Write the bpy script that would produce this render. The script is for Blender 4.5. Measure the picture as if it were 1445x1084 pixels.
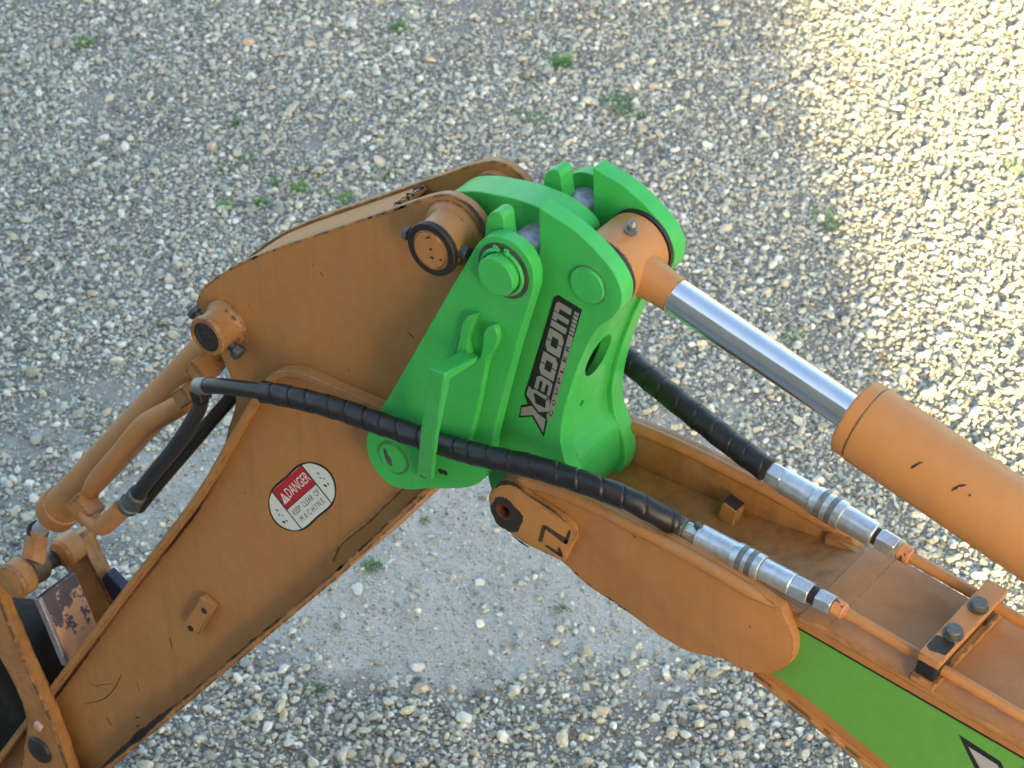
import bpy, bmesh, math, random
import numpy as np
from mathutils import Vector, Matrix, noise as mnoise
random.seed(7)
rng = np.random.default_rng(11)
SC = bpy.context.scene
for o in list(bpy.data.objects):
    bpy.data.objects.remove(o, do_unlink=True)

# ------------------------------------------------------------------ camera
# World: X runs along the boom, Y along the pins (away from the camera), Z is up.
PITCH = math.radians(36.0)
VA, VB = 0.593, 0.805                       # share of the pin axis along camera right / camera forward
n_ = math.hypot(VA, VB); VA /= n_; VB /= n_
RIGHT = Vector((VB, VA, 0)); FWD = Vector((-VA, VB, 0)); UPZ = Vector((0, 0, 1))
DIR = FWD * math.cos(PITCH) - UPZ * math.sin(PITCH)
CUP = RIGHT.cross(DIR)
DIST, FPX, IW, IH = 4.2, 4200.0, 1445.0, 1084.0
Z0 = 1.5
CAM = Vector((0, 0, Z0)) - DIR * DIST
cd = bpy.data.cameras.new('camera'); co = bpy.data.objects.new('camera', cd); SC.collection.objects.link(co)
co.matrix_world = Matrix.Translation(CAM) @ Matrix((RIGHT, CUP, -DIR)).transposed().to_4x4()
cd.sensor_width = 36.0; cd.lens = FPX / IW * 36.0; cd.clip_start = 0.05; cd.clip_end = 2000
cd.dof.use_dof = True; cd.dof.focus_distance = 4.35; cd.dof.aperture_fstop = 13.0
SC.camera = co
SC.cycles.max_bounces = 5; SC.cycles.diffuse_bounces = 3; SC.cycles.glossy_bounces = 3; SC.cycles.transmission_bounces = 2

def ray(px, py):
    return (DIR + RIGHT * ((px - IW / 2) / FPX) - CUP * ((py - IH / 2) / FPX))
def P(px, py, v):                            # point of the plane y = v seen at a photo position
    d = ray(px, py); t = (v - CAM.y) / d.y
    return CAM + d * t
def G(px, py, z=0.0):                        # point of the ground
    d = ray(px, py); t = (z - CAM.z) / d.z
    return CAM + d * t
def proj(p):
    q = Vector(p) - CAM; dz = q.dot(DIR)
    return (IW / 2 + FPX * q.dot(RIGHT) / dz, IH / 2 - FPX * q.dot(CUP) / dz)

# ------------------------------------------------------------------ light
g0, g1 = G(1140, 0), G(1300, 560)            # edge of the building's shadow on the gravel
SUNH = (g1 - g0).normalized()                # horizontal direction towards the sun (behind the camera)
SUN_EL = math.radians(11.5)
SUND = SUNH * math.cos(SUN_EL) + UPZ * math.sin(SUN_EL)
w = bpy.data.worlds.new('World'); SC.world = w; w.use_nodes = True
nt = w.node_tree
bg = nt.nodes['Background']; sky = nt.nodes.new('ShaderNodeTexSky'); sky.sky_type = 'NISHITA'
sky.sun_disc = False; sky.sun_elevation = SUN_EL; sky.sun_rotation = math.atan2(SUNH.x, SUNH.y)
sky.air_density = 1.0; sky.dust_density = 2.8; sky.ozone_density = 0.5
nt.links.new(sky.outputs[0], bg.inputs[0]); bg.inputs[1].default_value = 0.09
sl = bpy.data.lights.new('sun', 'SUN'); so = bpy.data.objects.new('sun', sl); SC.collection.objects.link(so)
sl.energy = 3.7; sl.angle = math.radians(2.2); sl.color = (1.0, 0.75, 0.37)
so.rotation_euler = (-SUND).to_track_quat('-Z', 'Y').to_euler(); so.location = (0, 0, 12)
vs = SC.view_settings
vs.view_transform = 'Standard'; vs.look = 'None'; vs.exposure = 3.05; vs.gamma = 1; vs.use_curve_mapping = False

# ------------------------------------------------------------------ materials
def newmat(name):
    m = bpy.data.materials.new(name); m.use_nodes = True
    t = m.node_tree; b = t.nodes['Principled BSDF']
    return m, t, b
def N(t, typ, **k):
    n = t.nodes.new(typ)
    for a, v in k.items():
        setattr(n, a, v)
    return n
def noise(t, scale, detail=4, rough=.55, vec=None):
    n = N(t, 'ShaderNodeTexNoise'); n.inputs['Scale'].default_value = scale
    n.inputs['Detail'].default_value = detail; n.inputs['Roughness'].default_value = rough
    if vec is None:
        vec = N(t, 'ShaderNodeTexCoord').outputs['Object']
    t.links.new(vec, n.inputs['Vector'])
    return n
def ramp(t, src, a, b, ca=(0, 0, 0, 1), cb=(1, 1, 1, 1)):
    r = N(t, 'ShaderNodeValToRGB'); r.color_ramp.elements[0].position = a; r.color_ramp.elements[1].position = b
    r.color_ramp.elements[0].color = ca; r.color_ramp.elements[1].color = cb
    t.links.new(src, r.inputs[0]); return r
def mix(t, fac, a, b, mode='MIX'):
    m = N(t, 'ShaderNodeMix', data_type='RGBA', blend_type=mode)
    for s, v in ((m.inputs[0], fac), (m.inputs[6], a), (m.inputs[7], b)):
        if hasattr(v, 'is_linked') or hasattr(v, 'links'):
            t.links.new(v, s)
        elif isinstance(v, (int, float)):
            s.default_value = v
        else:
            s.default_value = (*v[:3], 1)
    return m.outputs[2]
def math_(t, op, a, b=None, clamp=False):
    m = N(t, 'ShaderNodeMath', operation=op, use_clamp=clamp)
    for s, v in ((m.inputs[0], a), (m.inputs[1], b)):
        if v is None: continue
        if hasattr(v, 'links'): t.links.new(v, s)
        else: s.default_value = v
    return m.outputs[0]
def paint(name, col, col2, chip=0.5, chipcol=(.022, .018, .018), rough=.42, spots=0.0, edge=.005, dirt=.3, scale=1.0, wave=0.0):
    m, t, b = newmat(name)
    big = noise(t, 7 * scale, 5, .6); fine = noise(t, 260, 3, .6); mid = noise(t, 38 * scale, 6, .65)
    c = mix(t, ramp(t, big.outputs[0], .3, .75).outputs[0], col, col2)
    c = mix(t, math_(t, 'MULTIPLY', ramp(t, mid.outputs[0], .45, .8).outputs[0], dirt), c, tuple(x * .55 for x in col))
    # runs of dirty water and a film of pale dust
    mp = N(t, 'ShaderNodeMapping'); mp.inputs['Scale'].default_value = (34, 34, 3.2); t.links.new(N(t, 'ShaderNodeTexCoord').outputs['Object'], mp.inputs['Vector'])
    stn = noise(t, 1.0, 3, .6, mp.outputs[0])
    c = mix(t, math_(t, 'MULTIPLY', ramp(t, stn.outputs[0], .52, .78).outputs[0], dirt * 1.1), c, tuple(x * .5 + .01 for x in col))
    dn_ = noise(t, 15 * scale, 4, .7)
    c = mix(t, math_(t, 'MULTIPLY', ramp(t, dn_.outputs[0], .48, .80).outputs[0], .10 + dirt * .35), c, tuple(x * .55 + .13 for x in col))
    # paint worn off along the edges
    bv = N(t, 'ShaderNodeBevel', samples=2); bv.inputs['Radius'].default_value = edge
    ge = N(t, 'ShaderNodeNewGeometry')
    dp = N(t, 'ShaderNodeVectorMath', operation='DOT_PRODUCT')
    t.links.new(bv.outputs[0], dp.inputs[0]); t.links.new(ge.outputs['True Normal'], dp.inputs[1])
    e = math_(t, 'SUBTRACT', 1.0, dp.outputs['Value'])
    cn = noise(t, 42, 6, .7); e2 = math_(t, 'MULTIPLY', e, math_(t, 'MULTIPLY', ramp(t, cn.outputs[0], .44, .60).outputs[0], 9.0 * chip))
    mask = ramp(t, e2, .30, .42).outputs[0]
    if spots > 0:
        sn = noise(t, 60, 5, .6); sp = ramp(t, sn.outputs[0], .80 - .30 * spots, .83 - .30 * spots).outputs[0]
        mask = math_(t, 'MAXIMUM', mask, sp)
    c = mix(t, mask, c, chipcol)
    t.links.new(c, b.inputs['Base Color'])
    rr = math_(t, 'ADD', math_(t, 'MULTIPLY', mid.outputs[0], .25), rough - .1)
    t.links.new(rr, b.inputs['Roughness'])
    bp = N(t, 'ShaderNodeBump'); bp.inputs['Strength'].default_value = .18; bp.inputs['Distance'].default_value = .0012
    h = math_(t, 'ADD', math_(t, 'MULTIPLY', fine.outputs[0], .35), math_(t, 'MULTIPLY', mask, -1.2))
    h = math_(t, 'ADD', h, math_(t, 'MULTIPLY', mid.outputs[0], .8))
    t.links.new(h, bp.inputs['Height']); t.links.new(bp.outputs[0], b.inputs['Normal'])
    if wave:
        b2 = N(t, 'ShaderNodeBump'); b2.inputs['Strength'].default_value = wave; b2.inputs['Distance'].default_value = .02
        t.links.new(noise(t, 7.5, 2, .4).outputs[0], b2.inputs['Height']); t.links.new(b2.outputs[0], bp.inputs['Normal'])
    b.inputs['Specular IOR Level'].default_value = .4
    return m
def simple(name, col, rough=.5, metal=0.0, var=.25, nscale=60, bump=.2, spec=.5):
    m, t, b = newmat(name)
    n = noise(t, nscale, 5, .6)
    c = mix(t, ramp(t, n.outputs[0], .3, .72).outputs[0], tuple(x * (1 - var) for x in col), tuple(min(1, x * (1 + var)) for x in col))
    t.links.new(c, b.inputs['Base Color']); b.inputs['Metallic'].default_value = metal
    r = math_(t, 'ADD', math_(t, 'MULTIPLY', n.outputs[0], .2), rough - .1); t.links.new(r, b.inputs['Roughness'])
    b.inputs['Specular IOR Level'].default_value = spec
    if bump:
        bp = N(t, 'ShaderNodeBump'); bp.inputs['Strength'].default_value = bump; bp.inputs['Distance'].default_value = .001
        n2 = noise(t, nscale * 6, 3, .6); t.links.new(n2.outputs[0], bp.inputs['Height']); t.links.new(bp.outputs[0], b.inputs['Normal'])
    return m
ORANGE = (.385, .182, .054); ORANGE2 = (.43, .207, .066)
M_or = paint('tan orange machine paint', ORANGE, ORANGE2, chip=.55)
M_orw = paint('worn tan orange paint', ORANGE, ORANGE2, chip=1.6, edge=.008, spots=.15)
M_orb = paint('boom tan orange paint', (.36, .165, .054), (.42, .195, .066), chip=.5, wave=.9)
M_orx = paint('heavily worn tan orange paint', (.36, .165, .05), (.44, .20, .062), chip=2.2, edge=.009, spots=.36, dirt=.9)
M_orn = paint('grimy tan orange paint', (.33, .150, .045), (.43, .20, .06), chip=.6, dirt=1.0)
M_orc = paint('clean tan orange paint', (.41, .188, .060), (.45, .208, .070), chip=.25, dirt=.12)
M_gr = paint('bright green paint', (.042, .42, .082), (.052, .47, .100), chip=.28, chipcol=(.03, .10, .035), rough=.40, dirt=.22, edge=.003)
M_patch = paint('rust patched paint', (.62, .27, .10), (.56, .22, .08), chip=1.0, chipcol=(.075, .052, .06), spots=.92)
m, t, b = newmat('rust patched web')
nn = noise(t, 26, 6, .68); n9 = noise(t, 120, 4, .6); ge = N(t, 'ShaderNodeNewGeometry'); sx = N(t, 'ShaderNodeSeparateXYZ'); t.links.new(ge.outputs['Position'], sx.inputs[0])
za, zb_ = P(70, 830, .04).z, P(110, 930, .04).z
hgt = math_(t, 'DIVIDE', math_(t, 'SUBTRACT', sx.outputs['Z'], zb_), za - zb_)
f = math_(t, 'ADD', math_(t, 'MULTIPLY', hgt, .20), math_(t, 'ADD', math_(t, 'MULTIPLY', nn.outputs[0], .8), math_(t, 'MULTIPLY', n9.outputs[0], .25)))
mk = ramp(t, f, .66, .685).outputs[0]
c = mix(t, mk, mix(t, n9.outputs[0], (.60, .29, .14), (.72, .40, .22)), mix(t, n9.outputs[0], (.05, .04, .05), (.13, .10, .11)))
t.links.new(c, b.inputs['Base Color']); b.inputs['Roughness'].default_value = .65
M_web = m
M_dark = simple('dark oily steel', (.035, .03, .028), .5, .3)
M_ring = simple('blackened worn steel', (.02, .016, .016), .55, .2)
M_rubber = simple('black hose rubber', (.012, .012, .014), .38, 0, .3, 90, .15)
M_wrap = simple('black spiral wrap plastic', (.010, .010, .012), .42, 0, .25, 60, .12)
M_zinc = simple('zinc plated steel', (.60, .66, .72), .32, .85, .18, 90, .15)
M_zincd = simple('dull zinc steel', (.20, .22, .22), .45, .7, .35, 70, .2)
M_bolt = simple('grey weathered bolt steel', (.11, .12, .12), .5, .5, .4, 120, .3)
M_shaft = simple('bare grey pin steel', (.33, .32, .36), .42, .6, .3, 120, .3)
M_chrome = simple('chromed rod', (.82, .84, .88), .14, 1.0, .04, 30, .02)
M_black = simple('black print', (.012, .012, .012), .5, 0, .1, 60, 0)
M_silver = simple('silver decal film', (.26, .27, .27), .5, .1, .1, 60, 0)
M_white = simple('white decal film', (.62, .68, .64), .5, 0, .04, 60, 0)
M_red = simple('red decal print', (.42, .012, .022), .5, 0, .08, 60, 0)
M_lime = simple('light green decal film', (.105, .325, .055), .45, 0, .06, 60, .05)
M_grey = simple('grey decal print', (.36, .38, .40), .45, .1, .06, 60, 0)
M_bucket = paint('dirty shade-black bucket steel', (.009, .008, .007), (.016, .011, .008), chip=.2, dirt=.3, rough=.95)  # near-black base colour: dirt plus the deep shade behind the link, painted in
M_rust = simple('rusty bore', (.12, .035, .012), .8, 0, .5, 200, .5)

# ------------------------------------------------------------------ mesh helpers
def link(name, me, mat=None, parent=None, smooth=None, bevel=0.0, seg=2, ang=35):
    o = bpy.data.objects.new(name, me); SC.collection.objects.link(o)
    if mat is not None and not me.materials: me.materials.append(mat)
    if smooth is not None:
        for p in me.polygons: p.use_smooth = True
        me.set_sharp_from_angle(angle=math.radians(smooth))
    if bevel:
        b = o.modifiers.new('edge', 'BEVEL'); b.width = bevel; b.segments = seg; b.limit_method = 'ANGLE'; b.angle_limit = math.radians(ang)
    if parent is not None:
        o.parent = parent; o.matrix_parent_inverse = Matrix.Translation(-parent.location)
    return o
def thing(name, label, cat, loc, group=None):
    o = bpy.data.objects.new(name, None); SC.collection.objects.link(o); o.location = loc
    o.empty_display_size = .05; o['label'] = label; o['category'] = cat
    if group: o['group'] = group
    return o
def tag(o, label, cat, group=None):
    o['label'] = label; o['category'] = cat
    if group: o['group'] = group
    return o
def cr(pts, closed=True, n=5, corners=()):
    """curve through the points; the listed indices stay sharp corners"""
    out = []; L = len(pts); cs = set(c % L for c in corners)
    for i in range(L if closed else L - 1):
        a, b = i, (i + 1) % L
        p1, p2 = pts[a], pts[b]
        p0 = pts[(a - 1) % L] if (closed or a > 0) else None
        p3 = pts[(b + 1) % L] if (closed or b < L - 1) else None
        if p0 is None or a in cs: p0 = tuple(2 * x - y for x, y in zip(p1, p2))
        if p3 is None or b in cs: p3 = tuple(2 * x - y for x, y in zip(p2, p1))
        d1 = math.dist(p0, p1) ** .5 + 1e-9; d2 = math.dist(p1, p2) ** .5 + 1e-9; d3 = math.dist(p2, p3) ** .5 + 1e-9
        for k in range(n):
            u = k / n; r = []
            for x0, x1, x2, x3 in zip(p0, p1, p2, p3):
                m1 = (x1 - x0) / d1 - (x2 - x0) / (d1 + d2) + (x2 - x1) / d2
                m2 = (x2 - x1) / d2 - (x3 - x1) / (d2 + d3) + (x3 - x2) / d3
                m1 *= d2; m2 *= d2
                r.append((2 * u**3 - 3 * u**2 + 1) * x1 + (u**3 - 2 * u**2 + u) * m1 + (-2 * u**3 + 3 * u**2) * x2 + (u**3 - u**2) * m2)
            out.append(tuple(r))
    if not closed: out.append(tuple(pts[-1]))
    return out
def uz(px, v):
    r = []
    for q in px:
        p = P(q[0], q[1], v); r.append((p.x, p.z))
    return r
def prism_mesh(name, pts, v0, v1):
    a = sum(p[0] * q[1] - q[0] * p[1] for p, q in zip(pts, pts[1:] + pts[:1]))
    if a < 0: pts = pts[::-1]
    n = len(pts)
    vv = [(x, v0, z) for x, z in pts] + [(x, v1, z) for x, z in pts]
    ff = [tuple(range(n)), tuple(range(2 * n - 1, n - 1, -1))] + [(i + n, (i + 1) % n + n, (i + 1) % n, i) for i in range(n)]
    me = bpy.data.meshes.new(name); me.from_pydata(vv, [], ff); me.update()
    return me
def plate(name, px, v0, v1, mat, parent=None, bevel=.002, vref=None, smooth=40, pts=None):
    pts = pts or uz(px, v0 if vref is None else vref)
    return link(name, prism_mesh(name, pts, v0, v1), mat, parent, smooth, bevel)
def offset_strip(path, t):
    """closed outline of a strip of thickness t laid along an open path (to its left)"""
    L = []
    for i, p in enumerate(path):
        a = path[max(i - 1, 0)]; b = path[min(i + 1, len(path) - 1)]
        d = Vector((b[0] - a[0], b[1] - a[1])).normalized()
        L.append((p[0] - d.y * t, p[1] + d.x * t))
    return list(path) + L[::-1]
def strip(name, path, t, v0, v1, mat, parent=None, bevel=.0015):
    return link(name, prism_mesh(name, offset_strip(path, t), v0, v1), mat, parent, 40, bevel)
def basis(d):
    d = Vector(d).normalized(); a = Vector((0, 0, 1)) if abs(d.z) < .9 else Vector((1, 0, 0))
    x = d.cross(a).normalized(); return x, d.cross(x).normalized(), d
def lathe_mesh(name, o, d, prof, seg=40, phase=0.0, caps=True):
    x, y, d = basis(d); o = Vector(o); vv = []; ff = []
    for t, r in prof:
        for k in range(seg):
            a = 2 * math.pi * k / seg + phase
            vv.append(o + d * t + (x * math.cos(a) + y * math.sin(a)) * max(r, 1e-5))
    n = len(prof)
    for i in range(n - 1):
        for k in range(seg):
            k2 = (k + 1) % seg
            ff.append((i * seg + k, i * seg + k2, (i + 1) * seg + k2, (i + 1) * seg + k))
    if caps: ff.append(tuple(range(seg - 1, -1, -1))); ff.append(tuple((n - 1) * seg + k for k in range(seg)))
    me = bpy.data.meshes.new(name); me.from_pydata([tuple(v) for v in vv], [], ff); me.update()
    bm = bmesh.new(); bm.from_mesh(me); bmesh.ops.recalc_face_normals(bm, faces=bm.faces); bm.to_mesh(me); bm.free()
    return me
def lathe(name, o, d, prof, mat, parent=None, seg=40, smooth=32, bevel=0.0, phase=0.0, caps=True):
    if not caps: prof = prof + [prof[0]]
    return link(name, lathe_mesh(name, o, d, prof, seg, phase, caps), mat, parent, smooth, bevel)
def cyl(name, o, d, l, r, mat, parent=None, seg=40, c=.0015):
    return lathe(name, o, d, [(0, r - c), (c, r), (l - c, r), (l, r - c)], mat, parent, seg)
def hexp(name, o, d, l, r, mat, parent=None, phase=0.2):
    return link(name, lathe_mesh(name, o, d, [(0, r * .92), (l * .12, r), (l * .88, r), (l, r * .92)], 6, phase), mat, parent, 20, .0012)
def frames(pts):
    pts = [Vector(p) for p in pts]; T = []
    for i in range(len(pts)):
        T.append((pts[min(i + 1, len(pts) - 1)] - pts[max(i - 1, 0)]).normalized())
    x, y, _ = basis(T[0]); X = [x]
    for i in range(1, len(pts)):
        v = X[-1] - T[i] * X[-1].dot(T[i]); X.append(v.normalized())
    return pts, T, X
def tube_mesh(name, path, rad, seg=20, flat=1.0):
    pts, T, X = frames(path); vv = []; ff = []
    for i, p in enumerate(pts):
        r = rad(i / (len(pts) - 1)) if callable(rad) else rad
        y = T[i].cross(X[i])
        for k in range(seg):
            a = 2 * math.pi * k / seg
            vv.append(tuple(p + X[i] * math.cos(a) * r + y * math.sin(a) * r * flat))
    n = len(pts)
    for i in range(n - 1):
        for k in range(seg):
            k2 = (k + 1) % seg
            ff.append((i * seg + k, i * seg + k2, (i + 1) * seg + k2, (i + 1) * seg + k))
    ff.append(tuple(range(seg - 1, -1, -1))); ff.append(tuple((n - 1) * seg + k for k in range(seg)))
    me = bpy.data.meshes.new(name); me.from_pydata(vv, [], ff); me.update(); return me
def tube(name, path, rad, mat, parent=None, seg=20, smooth=40):
    return link(name, tube_mesh(name, path, rad, seg), mat, parent, smooth)
def resample(path, step):
    path = [Vector(p) for p in path]; out = [path[0]]; acc = 0.0
    for a, b in zip(path, path[1:]):
        L = (b - a).length
        while acc + L >= step:
            t = (step - acc) / L; a = a.lerp(b, t); out.append(a); L = (b - a).length; acc = 0.0
        acc += L
    out.append(path[-1]); return out
def spiral_mesh(name, path, r0, pitch, seg=26):
    pts, T, X = frames(resample(path, .0016)); vv = []; ff = []; s = 0.0; jit = 0
    for i, p in enumerate(pts):
        if i: s += (p - pts[i - 1]).length
        y = T[i].cross(X[i])
        wob = pitch * (.10 * math.sin(s * 31) + .07 * math.sin(s * 77 + 1))
        for k in range(seg):
            a = 2 * math.pi * k / seg
            ph = ((s + wob) / pitch - k / seg) % 1.0
            r = r0 + .0005 * ph - (.0022 * max(0, 1 - abs(ph - .5 + .5 if ph < .5 else ph - 1) / .05))
            r += .0004 * math.sin(s * 140 + a * 2)
            vv.append(tuple(p + X[i] * math.cos(a) * r + y * math.sin(a) * r))
    n = len(pts)
    for i in range(n - 1):
        for k in range(seg):
            k2 = (k + 1) % seg
            ff.append((i * seg + k, i * seg + k2, (i + 1) * seg + k2, (i + 1) * seg + k))
    ff.append(tuple(range(seg - 1, -1, -1))); ff.append(tuple((n - 1) * seg + k for k in range(seg)))
    me = bpy.data.meshes.new(name); me.from_pydata(vv, [], ff); me.update(); return me
def box_mesh(name, c, ex, ey, ez):
    c = Vector(c); ex, ey, ez = Vector(ex), Vector(ey), Vector(ez); vv = []
    for k in (-1, 1):
        for j in (-1, 1):
            for i in (-1, 1): vv.append(tuple(c + ex * i + ey * j + ez * k))
    ff = [(0, 2, 3, 1), (4, 5, 7, 6), (0, 1, 5, 4), (2, 6, 7, 3), (0, 4, 6, 2), (1, 3, 7, 5)]
    me = bpy.data.meshes.new(name); me.from_pydata(vv, [], ff); me.update()
    bm = bmesh.new(); bm.from_mesh(me); bmesh.ops.recalc_face_normals(bm, faces=bm.faces); bm.to_mesh(me); bm.free(); return me
def box(name, c, ex, ey, ez, mat, parent=None, bevel=.0015):
    return link(name, box_mesh(name, c, ex, ey, ez), mat, parent, None, bevel)
def cut(o, cutters):
    """drill holes for good: the cutters are gone afterwards"""
    tmp = []
    for me in cutters:
        c = bpy.data.objects.new('cutter', me); SC.collection.objects.link(c); tmp.append(c)
        b = o.modifiers.new('hole', 'BOOLEAN'); b.object = c; b.solver = 'EXACT'
    dg = bpy.context.evaluated_depsgraph_get()
    me = bpy.data.meshes.new_from_object(o.evaluated_get(dg)); o.modifiers.clear(); o.data = me
    for c in tmp: bpy.data.objects.remove(c, do_unlink=True)
    me.set_sharp_from_angle(angle=math.radians(40)); return o
def flat(name, pts, v, mat, parent, th=.0005):          # thin printed film or chip on a plane y = v (pts in x, z)
    return link(name, prism_mesh(name, pts, v - th, v), mat, parent)
def text_pts(s, bold=0.0):
    cu = bpy.data.curves.new('t', 'FONT'); cu.body = s; cu.offset = bold; cu.resolution_u = 3
    o = bpy.data.objects.new('t', cu); SC.collection.objects.link(o)
    dg = bpy.context.evaluated_depsgraph_get(); me = bpy.data.meshes.new_from_object(o.evaluated_get(dg))
    bpy.data.objects.remove(o, do_unlink=True); bpy.data.curves.remove(cu); return me
def text_on(name, s, o, e1, e2, v, mat, parent, bold=0.0):
    """text with its baseline start at o, full width e1 and cap height e2 (x, z vectors) on the plane y = v"""
    me = text_pts(s, bold); me.name = name
    xs = [q.co.x for q in me.vertices]; ys = [q.co.y for q in me.vertices]
    x0, x1 = min(xs), max(xs); y0, y1 = min(ys), max(ys)
    for q in me.vertices:
        a = (q.co.x - x0) / (x1 - x0); b = (q.co.y - y0) / (y1 - y0)
        q.co = (o[0] + e1[0] * a + e2[0] * b, v, o[1] + e1[1] * a + e2[1] * b)
    return link(name, me, mat, parent)
def circ(c, r, n=32, a0=0, a1=2 * math.pi):
    return [(c[0] + r * math.cos(a0 + (a1 - a0) * k / n), c[1] + r * math.sin(a0 + (a1 - a0) * k / n)) for k in range(n)]
def hexbolt(name, o, d, l, r, mat, parent, sh=None):
    b = hexp(name, o, d, l, r, mat, parent)
    return b

# ================================================================== SETTING
# ground --------------------------------------------------------------
GC = G(722, 542); GC.z = 0
def gxy(a, b):                               # camera-right / camera-forward metres -> world
    q = CAM + RIGHT * a + FWD * b; return q.x, q.y
BARE = []                                    # bare sandy patches: (a, b, ra, rb, strength)
def ab(p):
    q = Vector((p[0], p[1], 0)) - Vector((CAM.x, CAM.y, 0)); return q.dot(RIGHT), q.dot(FWD)
for px, py, ra, rb, s in ((690, 800, .40, .36, 1.0), (800, 760, .30, .30, .9), (560, 860, .30, .20, .85), (880, 880, .22, .22, .7),
                          (520, 900, .25, .14, .6), (960, 620, .20, .18, .45),
                          (250, 700, .22, .20, .55), (120, 690, .20, .22, .40), (190, 560, .30, .10, .32), (320, 620, .14, .14, .45),
                          (640, 10, .30, .25, .25), (190, 140, .12, .12, .25), (430, 205, .14, .06, .2), (60, 620, .16, .12, .35), (700, 930, .20, .12, .45)):
    a, b = ab(G(px, py)); BARE.append((a, b, ra, rb, s))
def gz(x, y):
    return .003 * mnoise.noise(Vector((x * 1.1, y * 1.1, 3))) + .005 * mnoise.noise(Vector((x * 3.1, y * 3.1, 8)))
def axis(lo, hi, st, far):
    c = list(np.arange(lo, hi + st / 2, st)); a = []; s = st; x = lo
    while x > -far: s *= 1.5; x -= s; a.append(x)
    b = []; s = st; x = hi
    while x < far: s *= 1.5; x += s; b.append(x)
    return a[::-1] + c + b
A = axis(-2.4, 2.4, .05, 600); B = axis(3.2, 8.8, .05, 600)
vv = []
for b in B:
    for a in A:
        x, y = gxy(a, b); fade = 1.0 if (-3 < a < 3 and 2.5 < b < 9.5) else 0.0
        vv.append((x, y, gz(x, y) * fade))
na = len(A); ff = [(j * na + i, j * na + i + 1, (j + 1) * na + i + 1, (j + 1) * na + i) for j in range(len(B) - 1) for i in range(na - 1)]
gme = bpy.data.meshes.new('ground'); gme.from_pydata(vv, [], ff)
sa = gme.attributes.new('sand', 'FLOAT', 'POINT')
for i, (b, a) in enumerate(((b, a) for b in B for a in A)):
    k = 0.0
    for ca_, cb_, ra, rb, st_ in BARE:
        d = ((a - ca_) / ra) ** 2 + ((b - cb_) / rb) ** 2; k = max(k, st_ * min(1, max(0, (1.8 - d) / 1.4)))
    sa.data[i].value = k
m, t, b_ = newmat('sandy gravel bed')
n1 = noise(t, 3.0, 5, .6); n2 = noise(t, 110, 5, .7); n3 = noise(t, 420, 3, .6)
c = mix(t, ramp(t, n1.outputs[0], .35, .7).outputs[0], (.50, .465, .36), (.60, .56, .44))
sat = N(t, 'ShaderNodeAttribute', attribute_name='sand')
sk_ = math_(t, 'ADD', sat.outputs['Fac'], math_(t, 'MULTIPLY', math_(t, 'SUBTRACT', noise(t, 12, 5, .65).outputs[0], .5), 1.1))
c = mix(t, ramp(t, sk_, .22, .62).outputs[0], mix(t, n1.outputs[0], (.24, .225, .185), (.33, .31, .26)), c)
c = mix(t, ramp(t, n2.outputs[0], .45, .72).outputs[0], c, mix(t, .45, c, (.15, .14, .11)))
vo = N(t, 'ShaderNodeTexVoronoi'); vo.inputs['Scale'].default_value = 95; t.links.new(N(t, 'ShaderNodeTexCoord').outputs['Object'], vo.inputs['Vector'])
cc = mix(t, .10, c, vo.outputs['Color'], 'SOFT_LIGHT')
hs = N(t, 'ShaderNodeHueSaturation'); hs.inputs['Saturation'].default_value = .55; t.links.new(cc, hs.inputs['Color'])
t.links.new(hs.outputs[0], b_.inputs['Base Color']); b_.inputs['Roughness'].default_value = .95; b_.inputs['Specular IOR Level'].default_value = .2
bp = N(t, 'ShaderNodeBump'); bp.inputs['Strength'].default_value = .9; bp.inputs['Distance'].default_value = .004
h = math_(t, 'ADD', math_(t, 'MULTIPLY', n2.outputs[0], 1.0), math_(t, 'MULTIPLY', n3.outputs[0], .5))
t.links.new(h, bp.inputs['Height']); t.links.new(bp.outputs[0], b_.inputs['Normal'])
go = link('ground', gme, m, None, 180); go['kind'] = 'structure'

# stones ---------------------------------------------------------------
ms, t, b_ = newmat('gravel stone')
at = N(t, 'ShaderNodeAttribute', attribute_name='tint', attribute_type='INSTANCER')
r = N(t, 'ShaderNodeValToRGB'); el = r.color_ramp.elements
el[0].position = 0; el[0].color = (.18, .185, .16, 1); el[1].position = 1.0; el[1].color = (.84, .86, .80, 1)
for pos, col in ((.18, (.31, .32, .270)), (.40, (.48, .495, .415)), (.55, (.62, .64, .545)), (.70, (.57, .52, .40)), (.80, (.74, .755, .655)), (.92, (.84, .85, .76))):
    e = el.new(pos); e.color = (*col, 1)
t.links.new(at.outputs['Fac'], r.inputs[0])
nz = noise(t, 2.2, 4, .6); c = mix(t, .35, r.outputs[0], ramp(t, nz.outputs[0], .3, .7, (.5, .5, .5, 1), (1, 1, 1, 1)).outputs[0], 'MULTIPLY')
t.links.new(c, b_.inputs['Base Color']); b_.inputs['Roughness'].default_value = .72; b_.inputs['Specular IOR Level'].default_value = .35
bp = N(t, 'ShaderNodeBump'); bp.inputs['Strength'].default_value = .35; bp.inputs['Distance'].default_value = .05
n2 = noise(t, 9, 4, .65); t.links.new(n2.outputs[0], bp.inputs['Height']); t.links.new(bp.outputs[0], b_.inputs['Normal'])
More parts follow.
